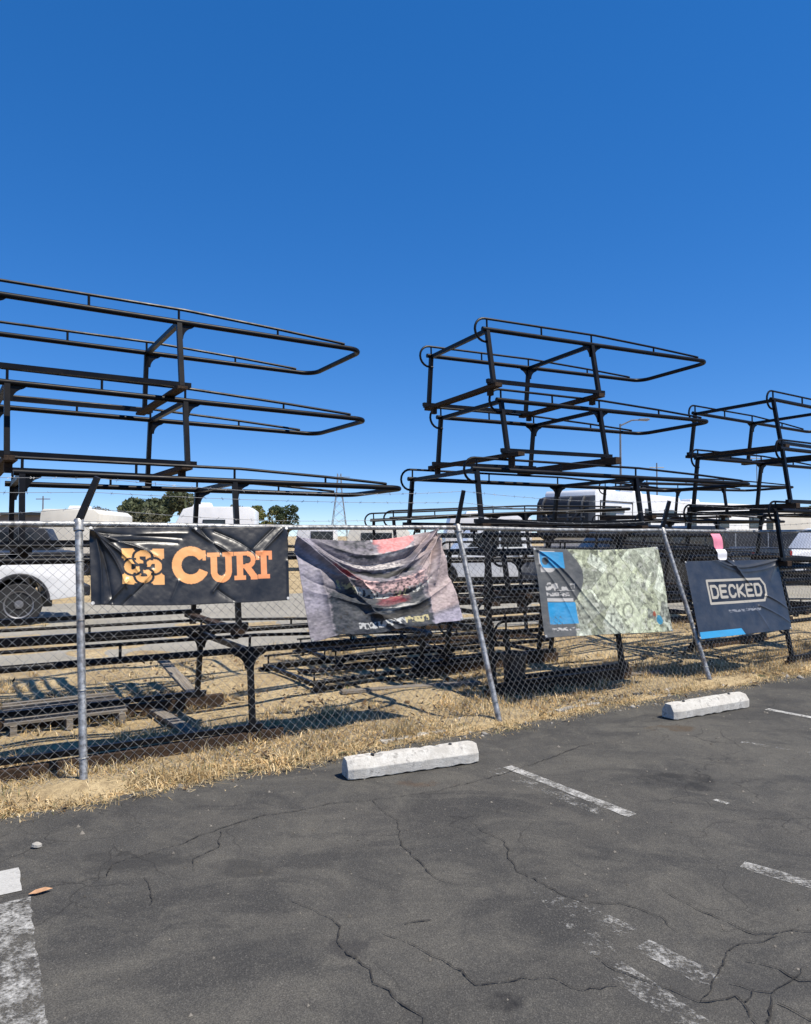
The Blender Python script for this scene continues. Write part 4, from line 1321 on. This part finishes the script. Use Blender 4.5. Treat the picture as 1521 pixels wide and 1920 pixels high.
# a stone and a dry leaf on the asphalt
p = ground(68, 1590, LZ)
o = MB().lathe([(.010, .003), (.022, .010), (.020, .022), (.008, .030)], n=9).build('small_stone', M['concrete'], smooth=20)
o.location = p; o.rotation_euler = (.1, .15, .3); o.scale = (1.2, .8, 1)
tag(o, 'small pale stone on the asphalt near the straw at left', 'stone')
p = ground(76, 1676, LZ)
vs = [(-.05, 0, .006), (-.02, .018, .012), (.02, .015, .016), (.05, 0, .010), (.02, -.017, .014), (-.02, -.016, .009), (-.02, 0, .004), (.02, 0, .007)]
fs = [(0, 6, 1), (1, 6, 7, 2), (2, 7, 3), (0, 5, 6), (5, 4, 7, 6), (4, 3, 7)]
o = MB().add(vs, fs).build('fallen_leaf', simple('dry_leaf', (.42, .24, .13), .8, var=.3, scale=30))
o.location = p + V((0, 0, .004)); o.rotation_euler = (0, 0, .5)
o.modifiers.new('thickness', 'SOLIDIFY').thickness = .0008
tag(o, 'curled brown leaf on the asphalt beside the left painted line', 'leaf')

# ------------------------------------------------------------------ vehicles behind
def wheel(parent, c, r, w, side):
    """side: axis direction (outer face)"""
    ax = V(side).normalized()
    wo = MB().lathe([(r * .66, -w / 2), (r * .94, -w / 2), (r, -w / 2 + .03), (r, w / 2 - .03), (r * .94, w / 2), (r * .66, w / 2), (r * .64, w / 2 - .03)], c, ax, 32).build('tyre', M['tyre'], parent, smooth=35)
    MB().lathe([(r * .64, w / 2 - .07), (r * .64, w / 2 - .015), (r * .58, w / 2 - .03), (r * .22, w / 2 - .045), (r * .18, w / 2 - .01), (r * .08, w / 2 - .005)], c, ax, 32).build('rim', M['alloy'], wo, smooth=35)
    for k in range(6):
        a = 2 * math.pi * k / 6
        u = ax.orthogonal().normalized(); q = ax.cross(u)
        cc = V(c) + (u * math.cos(a) + q * math.sin(a)) * r * .42 + ax * (w / 2 - .030)
        MB().lathe([(r * .085, -.01), (r * .085, .006)], cc, ax, 10).build('rim_hole', M['dark'], wo)

def pickup(label, loc, yaw, paint, topper=None):
    """nose toward -x local; near side is y<0"""
    root = empty('pickup_truck', loc, (0, 0, yaw))
    tag(root, label, 'pickup truck')
    W = 1.95; P = M[paint]
    def arch(cx, r, z0):
        return [(cx + r * math.cos(t), z0 + r * math.sin(t)) for t in np.linspace(math.pi, 0, 11)]
    zs = .50
    # lower body side profile x: -2.9 (nose) .. 2.75 (tail)
    prof = [(2.72, zs), (2.75, .75), (2.74, 1.28), (.72, 1.30), (-1.15, 1.20), (-2.45, 1.14), (-2.82, 1.02), (-2.88, .62), (-2.75, .46)]
    prof += arch(-1.92, .47, .44) + [(-1.42, .46)] + [(1.22, .46)] + arch(1.72, .47, .44)
    MB().prism(prof, (0, W, 0), (0, -W / 2, 0)).build('body', P, root, bevel=.03, smooth=40)
    cab = [(.70, 1.29), (.60, 1.86), (.35, 1.93), (-.55, 1.93), (-.85, 1.86), (-1.42, 1.22)]
    MB().prism(cab, (0, W - .22, 0), (0, -W / 2 + .11, 0)).build('cab', P, root, bevel=.05, smooth=40)
    for s in (-1, 1):
        y = s * (W / 2 - .108)
        for wx in ([(.52, 1.33), (.46, 1.80), (-.12, 1.83), (-.12, 1.33)], [(-.18, 1.33), (-.18, 1.83), (-.62, 1.82), (-1.12, 1.33)]):
            MB().prism(wx, (0, .012 * s, 0), (0, y, 0)).build('window', M['glass'], root)
        for dx in (.66, -.15, -1.2):
            MB().box((dx, s * (W / 2 + .001), .90), (.012, .006, .62)).build('door_seam', M['dark'], root)
        for hx in (.32, -.42):
            MB().box((hx, s * (W / 2 + .02), 1.10), (.16, .03, .03)).build('door_handle', P, root, bevel=.008)
        MB().box((2.70, s * (W / 2 - .05), 1.06), (.08, .14, .34)).build('tail_light', M['red'], root, bevel=.012)
        MB().box((-2.83, s * (W / 2 - .2), .92), (.08, .34, .16)).build('headlight', M['alloy'], root, bevel=.02)
        for cx in (-1.92, 1.72):
            ring = [(cx + .475 * math.cos(t), s * (W / 2 + .004), .44 + .475 * math.sin(t)) for t in np.linspace(math.pi, 0, 15)]
            MB().tube(ring, .035, 6).build('wheel_arch_trim', M['plastic'], root, smooth=40)
            wheel(root, (cx, s * (W / 2 - .14), .385), .385, .26, (0, s, 0))
    MB().box((2.82, 0, .60), (.18, W * .96, .20)).build('rear_bumper', M['plastic'], root, bevel=.03)
    MB().box((-2.90, 0, .56), (.16, W * .96, .24)).build('front_bumper', M['plastic'], root, bevel=.03)
    MB().box((1.72, 0, 1.31), (2.0, W - .18, .03)).build('bed_cover', M['plastic'], root, bevel=.01)
    MB().box((0, 0, .40), (4.6, 1.0, .22)).build('chassis', M['dark'], root)
    if topper:
        MB().prism([(.74, 1.33), (.78, 1.88), (2.45, 1.86), (2.70, 1.33)], (0, W - .2, 0), (0, -W / 2 + .1, 0)).build('bed_topper', M[topper], root, bevel=.04, smooth=40)
        MB().prism([(1.0, 1.42), (1.0, 1.76), (2.25, 1.75), (2.4, 1.42)], (0, -.012, 0), (0, -W / 2 + .098, 0)).build('topper_window', M['glass'], root)
    return root

def trailer(name, label, cat, corner, yaw, L, W, H, front=0.35, z0=.55, paint='white', cap=None, ac=1, stripe=None, windows=2, door=True, roofc=None):
    """box trailer / motorhome. corner = near end's ground point; local x runs away along the side, near side y=0, body to y=W"""
    root = empty(name, corner, (0, 0, yaw))
    tag(root, label, cat)
    P = M[paint]
    prof = [(0.0, z0), (0.0, H * .55), (front * .6, H - .12), (front, H), (L - .25, H), (L, H - .2), (L, z0)]
    MB().prism(prof, (0, W, 0)).build('body', P, root, bevel=.05, smooth=35)
    if cap:
        MB().prism([(-.03, z0 + .3), (-.03, H * .56), (front * .6 - .03, H - .08), (front + .5, H - .03), (front + .5, z0 + .3)], (0, W + .04, 0), (0, -.02, 0)).build('front_cap', M[cap], root, bevel=.1, smooth=50)
    xs = np.linspace(front + 1.0, L - 1.4, max(1, windows))
    for x in xs[:windows]:
        f = MB().box((x, -.012, z0 + (H - z0) * .62), (1.05, .03, .66)).build('window', M['dark'], root, bevel=.01)
        MB().box((x, -.030, z0 + (H - z0) * .62), (.95, .012, .56)).build('pane', M['glass'], f)
    if door:
        f = MB().box((L * .62, -.010, z0 + .98), (.72, .024, 1.85)).build('door', P, root, bevel=.01)
        MB().box((L * .62 - .28, -.035, z0 + .95), (.06, .03, .12)).build('handle', M['dark'], f)
    if stripe:
        MB().box((L / 2, -.006, z0 + .45), (L - .5, .016, .22)).build('stripe', M[stripe], root)
    for k in range(ac):
        MB().box((L * (.35 + .3 * k), W / 2, H + .11), (.95, .75, .24), taper=.8).build('roof_vent_unit', M[roofc or 'white'], root, bevel=.04)
    for dx in (-.42, .42):
        wheel(root, (L * .56 + dx, .16, .36), .36, .22, (0, -1, 0))
        wheel(root, (L * .56 + dx, W - .16, .36), .36, .22, (0, 1, 0))
    MB().box((L / 2, W / 2, z0 - .06), (L - .6, W - .5, .14)).build('chassis', M['dark'], root)
    return root

tr = ground(38, 1178)
yawf = math.atan2(DIRY, DIRX)
wheel_p = V((-7.10, 13.0, 0))
Rz = Matrix.Rotation(yawf, 3, 'Z')
pickup('white pickup truck parked beyond the lane at the left edge, tail to the right', wheel_p - Rz @ V((1.60, -.85, 0)) + V((0, 0, .03)), yawf, 'white')

def gz(px, d):  # ground point at depth d under column px
    return V(((px - CXP) / FPX * d, d, 0.0))
trailer('camper_trailer', 'white camper trailer with low roof box just right of the pickup', 'trailer', gz(70, 30), .10, 2.5, 5.0, 2.78, .2, paint='cream', ac=1, windows=0, door=False)
trailer('camper_trailer', 'white camper with grey sloping nose and roof unit between two trees', 'trailer', gz(316, 34), .12, 4.0, 2.4, 3.05, 1.1, paint='white', cap=None, ac=1, windows=1, door=False)
trailer('camper_trailer', 'small white camper low behind the faded pink banner left corner', 'trailer', gz(552, 34), .05, 1.9, 3.5, 2.15, .3, paint='white', ac=0, windows=1, door=False)
trailer('camper_trailer', 'cream camper low behind the faded pink banner top edge', 'trailer', gz(648, 36), .02, 3.2, 2.2, 2.05, .3, paint='cream', ac=0, windows=2, door=False)
trailer('camper_trailer', 'long white camper left of the black-nosed trailer', 'trailer', gz(835, 38), .03, 4.6, 2.3, 2.75, .5, paint='white', ac=1, windows=2, door=True)
# big fifth-wheel with black nose, angled away to the right
c5 = gz(1114, 27.0)
trailer('fifth_wheel_trailer', 'tall white trailer with black ribbed front cap behind the middle stack', 'trailer', c5, math.radians(47), 8.2, 2.2, 3.42, .2, .95, 'white', None, 2, 'grey', 2, True)
def black_cap(c, yaw, W, H):
    root = bpy.data.objects[[o.name for o in bpy.data.objects if o.name.startswith('fifth_wheel_trailer')][0]]
    cap = MB().prism([(-.40, 1.60), (-.50, 2.0), (-.42, H - .28), (-.25, H - .08), (.10, H + .0), (.10, 1.60)], (0, W + .06, 0), (0, -.03, 0)).build('front_cap', M['plastic'], root, bevel=.04, smooth=35)
    for k in range(4):
        y = .25 + k * (W - .5) / 3
        MB().tube([(-.42, y, 1.65), (-.52, y, 2.0), (-.44, y, H - .28), (-.26, y, H - .06)], .05, 6).build('cap_rib', M['rib'], cap, smooth=40)
    MB().tube([(-.50, .1, 2.35), (-.50, W - .1, 2.35)], .04, 6).build('cap_rib', M['rib'], cap)
    MB().tube([(-.50, .15, 2.75), (-.52, W / 2, 1.75), (-.50, W - .15, 2.75)], .05, 6).build('cap_rib', M['rib'], cap)
    # storage hatches and fittings on the near side
    fr = [(.5, 1.15), (3.2, 1.15), (3.2, 3.0), (.5, 3.0), (.5, 1.15)]
    MB().tube([(x, -.012, z) for x, z in fr], .03, 4).build('hatch_frame', M['dark'], root)
    MB().box((1.0, -.03, 2.25), (.35, .06, .8)).build('side_vent', M['dark'], root)
    MB().box((1.7, -.02, 2.62), (1.5, .04, .10)).build('grab_rail', M['dark'], root)
    MB().box((1.9, -.02, 1.55), (.8, .04, .08)).build('hatch_latch', M['dark'], root)
    MB().box((4.6, -.02, 1.9), (.45, .05, 1.8)).build('entry_window', M['dark'], root)
black_cap(c5, math.radians(47), 2.2, 3.2)
trailer('camper_trailer', 'long low white trailer behind the right stack', 'trailer', gz(1268, 38), math.radians(35), 9.0, 2.5, 3.5, .3, .7, 'white', None, 1, 'grey', 3, False)
trailer('camper_trailer', 'cream trailer farther right behind the right stack', 'trailer', gz(1400, 44), math.radians(14), 9.5, 2.5, 3.4, .4, .7, 'cream', None, 0, None, 2, False)
pickup('white pickup truck parked behind the right stack at the photo edge', gz(1575, 25), math.radians(15), 'white', None)
pickup('black pickup truck with topper parked behind the white one at left', gz(-95, 19.5) , math.radians(20), 'dark', 'plastic')
pickup('black pickup truck parked low behind the banknote banner', gz(1195, 19.0), math.radians(12), 'dark')
pickup('white pickup truck parked behind the leaning middle post', gz(935, 22.0), math.radians(5), 'white')
pickup('second black pickup truck parked between the banknote banner and right stack', gz(1290, 20.5), math.radians(18), 'dark')

# ------------------------------------------------------------------ far things
def long_building():
    a, b = gz(-140, 130), gz(232, 130)
    root = empty('low_building', a)
    tag(root, 'long low dark building on the horizon behind the campers at left', 'building')
    L = b.x - a.x
    MB().box((L / 2, 4, 2.7), (L, 8, 5.4)).build('wall', M['farbuild'], root)
    MB().box((L / 2, 4, 5.65), (L + 1.4, 9.4, .5)).build('roof', M['dark'], root)
    for k in range(9):
        w = MB().box((L * (k + .5) / 9, -.04, 2.9), (1.8, .1, 1.3)).build('window', M['glass'], root)
long_building()

def tree(label, px, py_top, d, width_px, cols, seed, leaves=3600, trunk_h=.3, squash=1.0):
    r = np.random.default_rng(seed)
    base = gz(px, d); top = at(px, py_top, d)
    H = top.z; Rw = width_px / FPX * d / 2
    root = empty('leafy_tree', base); tag(root, label, 'tree', 'trees on the horizon')
    mb = MB()
    mb.tube([(0, 0, -.1), (.05, 0, H * .25), (-.04, .03, H * .5), (.02, 0, H * .8)], [.16 * Rw, .13 * Rw, .09 * Rw, .03 * Rw], 8)
    blobs = []
    for k in range(16):
        a = r.uniform(0, 6.28); rr = Rw * math.sqrt(r.uniform(.02, .75)); z = H * (trunk_h + (1 - trunk_h) * r.uniform(.12, .80))
        c = V((rr * math.cos(a), rr * math.sin(a), z))
        edge = 1 - (rr / Rw) ** 2 * .45
        c.z = min(c.z, H * (.55 + .42 * edge))
        s = Rw * r.uniform(.26, .46)
        blobs.append((c, s))
        mb.tube([(0, 0, H * (.25 + .2 * r.random())), c * .6 + V((0, 0, H * .15)), c], [.05 * Rw, .03 * Rw, .012 * Rw], 5)
    mb.build('trunk', M['bark'], root)
    vs = []; cs = []
    n = leaves // 16
    cols = np.array(cols)
    for (c, s) in blobs:
        dv = r.normal(0, 1, (n, 3)); dv /= np.linalg.norm(dv, axis=1)[:, None]
        p = np.array(c) + dv * (s * r.uniform(.45, 1.0, n) ** .6)[:, None] * np.array([1, 1, .85 * squash])
        p[:, 2] = np.minimum(p[:, 2], H * r.uniform(.97, 1.02, n))
        a = r.normal(0, 1, (n, 3)); a /= np.linalg.norm(a, axis=1)[:, None]
        b = np.cross(a, r.normal(0, 1, (n, 3))); b /= np.linalg.norm(b, axis=1)[:, None]
        sz = Rw * r.uniform(.05, .10, n)[:, None]
        vs.append(np.stack([p - a * sz, p + b * sz * .55, p + a * sz, p - b * sz * .55], 1))
        cc = cols[r.integers(0, len(cols))] * r.uniform(.75, 1.2, n)[:, None]
        cs.append(np.repeat(cc[:, None], 4, 1))
    v = np.concatenate(vs).reshape(-1, 3); c = np.concatenate(cs).reshape(-1, 3)
    f = np.arange(len(v)).reshape(-1, 4)
    o = np_mesh('crown', v, f, M['leaf'], c, root)
    return root
G1 = [(.14, .16, .085), (.18, .19, .11), (.10, .115, .06), (.20, .20, .13)]
G2 = [(.16, .165, .045), (.125, .14, .040), (.19, .18, .065)]
G3 = [(.055, .075, .035), (.07, .095, .045)]
tree('broad grey green tree behind the orange lettered banner stack', 290, 912, 46, 128, G1, 1, 5200)
tree('small bare brownish tree on the horizon left of the broad tree', 190, 940, 70, 52, [(.14, .11, .08), (.11, .10, .06)], 2, 1500)
tree('olive green tree directly right of the roof unit camper', 468, 930, 52, 70, G2, 3, 3000)
tree('olive green tree standing right of the taller olive one', 505, 948, 50, 60, G2, 5, 2600)
tree('dark round tree, rightmost of the three behind the orange lettered banner stack', 536, 938, 50, 58, G3, 4, 3000)
tree('low dark tree on the horizon at the right photo edge', 1510, 944, 80, 90, G3, 6, 2600)
tree('low olive shrub-like tree behind the camper near the broad tree', 240, 965, 60, 60, G1, 8, 1600)

def lattice_tower(px, py_top, d, label):
    base = gz(px, d); H = at(px, py_top, d).z
    root = empty('lattice_tower', base); tag(root, label, 'tower')
    w0, w1 = 1.9, .35
    def corner(k, f):
        w = w0 + (w1 - w0) * min(1, f * 1.15); return V((w * (1 if k in (0, 1) else -1), w * (1 if k in (0, 3) else -1), H * f))
    mb = MB()
    for k in range(4): mb.tube([corner(k, f) for f in (0, .25, .5, .75, 1)], .06, 4)
    mb.build('legs_frame', M['pole'], root)
    mb = MB()
    for s in range(8):
        for k in range(4):
            mb.tube([corner(k, s / 8), corner((k + 1) % 4, (s + 1) / 8)], .03, 3)
            mb.tube([corner((k + 1) % 4, s / 8), corner(k, (s + 1) / 8)], .03, 3)
    mb.build('bracing', M['pole'], root)
    for f in (.72, .84, .95):
        MB().tube([(-2.2, 0, H * f), (2.2, 0, H * f)], .07, 4).build('cross_arm', M['pole'], root)
lattice_tower(636, 888, 150, 'thin lattice power tower on the horizon behind the faded pink banner')

def mast(px, py_top, d, label, lamp=None, r=.09):
    base = gz(px, d); H = at(px, py_top, d).z
    root = empty('street_lamp' if lamp else 'utility_pole', base); tag(root, label, 'lamp' if lamp else 'pole')
    MB().tube([(0, 0, 0), (0, 0, H)], [r, r * .6], 8).build('pole', M['pole'], root)
    if lamp:
        dx = lamp / FPX * d
        MB().tube([(0, 0, H - .1), (dx * .5, 0, H + .22), (dx, 0, H + .26)], .045, 6).build('arm', M['pole'], root)
        MB().prism([(-.32, 0), (-.28, .10), (.24, .12), (.36, .03), (.2, -.03)], (0, .26, 0), (dx, -.18, H + .2)).build('lamp_head', M['pole'], root, bevel=.03)
    else:
        MB().tube([(-.6, 0, H * .95), (.6, 0, H * .95)], .04, 4).build('cross_arm', M['pole'], root)
mast(1165, 795, 42, 'street lamp with pale head seen between middle and right stacks', 44)
mast(1233, 868, 60, 'thin dark utility pole right of the street lamp')
mast(80, 930, 60, 'thin utility pole on the horizon at left above the campers')
mast(1421, 850, 70, 'slim utility pole behind the right stack', None, .06)
# dark screening fence behind the yard, right side
def screen(px0, px1, d0, d1, z, label):
    a, b = gz(px0, d0), gz(px1, d1)
    root = empty('screen_fence', a); tag(root, label, 'fence')
    n = 9
    for k in range(n):
        p, q = (b - a) * (k / n), (b - a) * ((k + 1) / n)
        dirv = (q - p).normalized(); yaw = math.atan2(dirv.y, dirv.x)
        c = (p + q) / 2
        MB().box((c.x, c.y, z / 2), ((q - p).length - .06, .03, z - .06), Matrix.Rotation(yaw, 3, 'Z')).build('panel', M['plastic'], root)
        MB().tube([(p.x, p.y, 0), (p.x, p.y, z + .06)], .04, 6).build('post', M['galv'], root)
screen(1170, 1700, 23.2, 30, 1.80, 'low dark screened fence in front of the trailers at right')
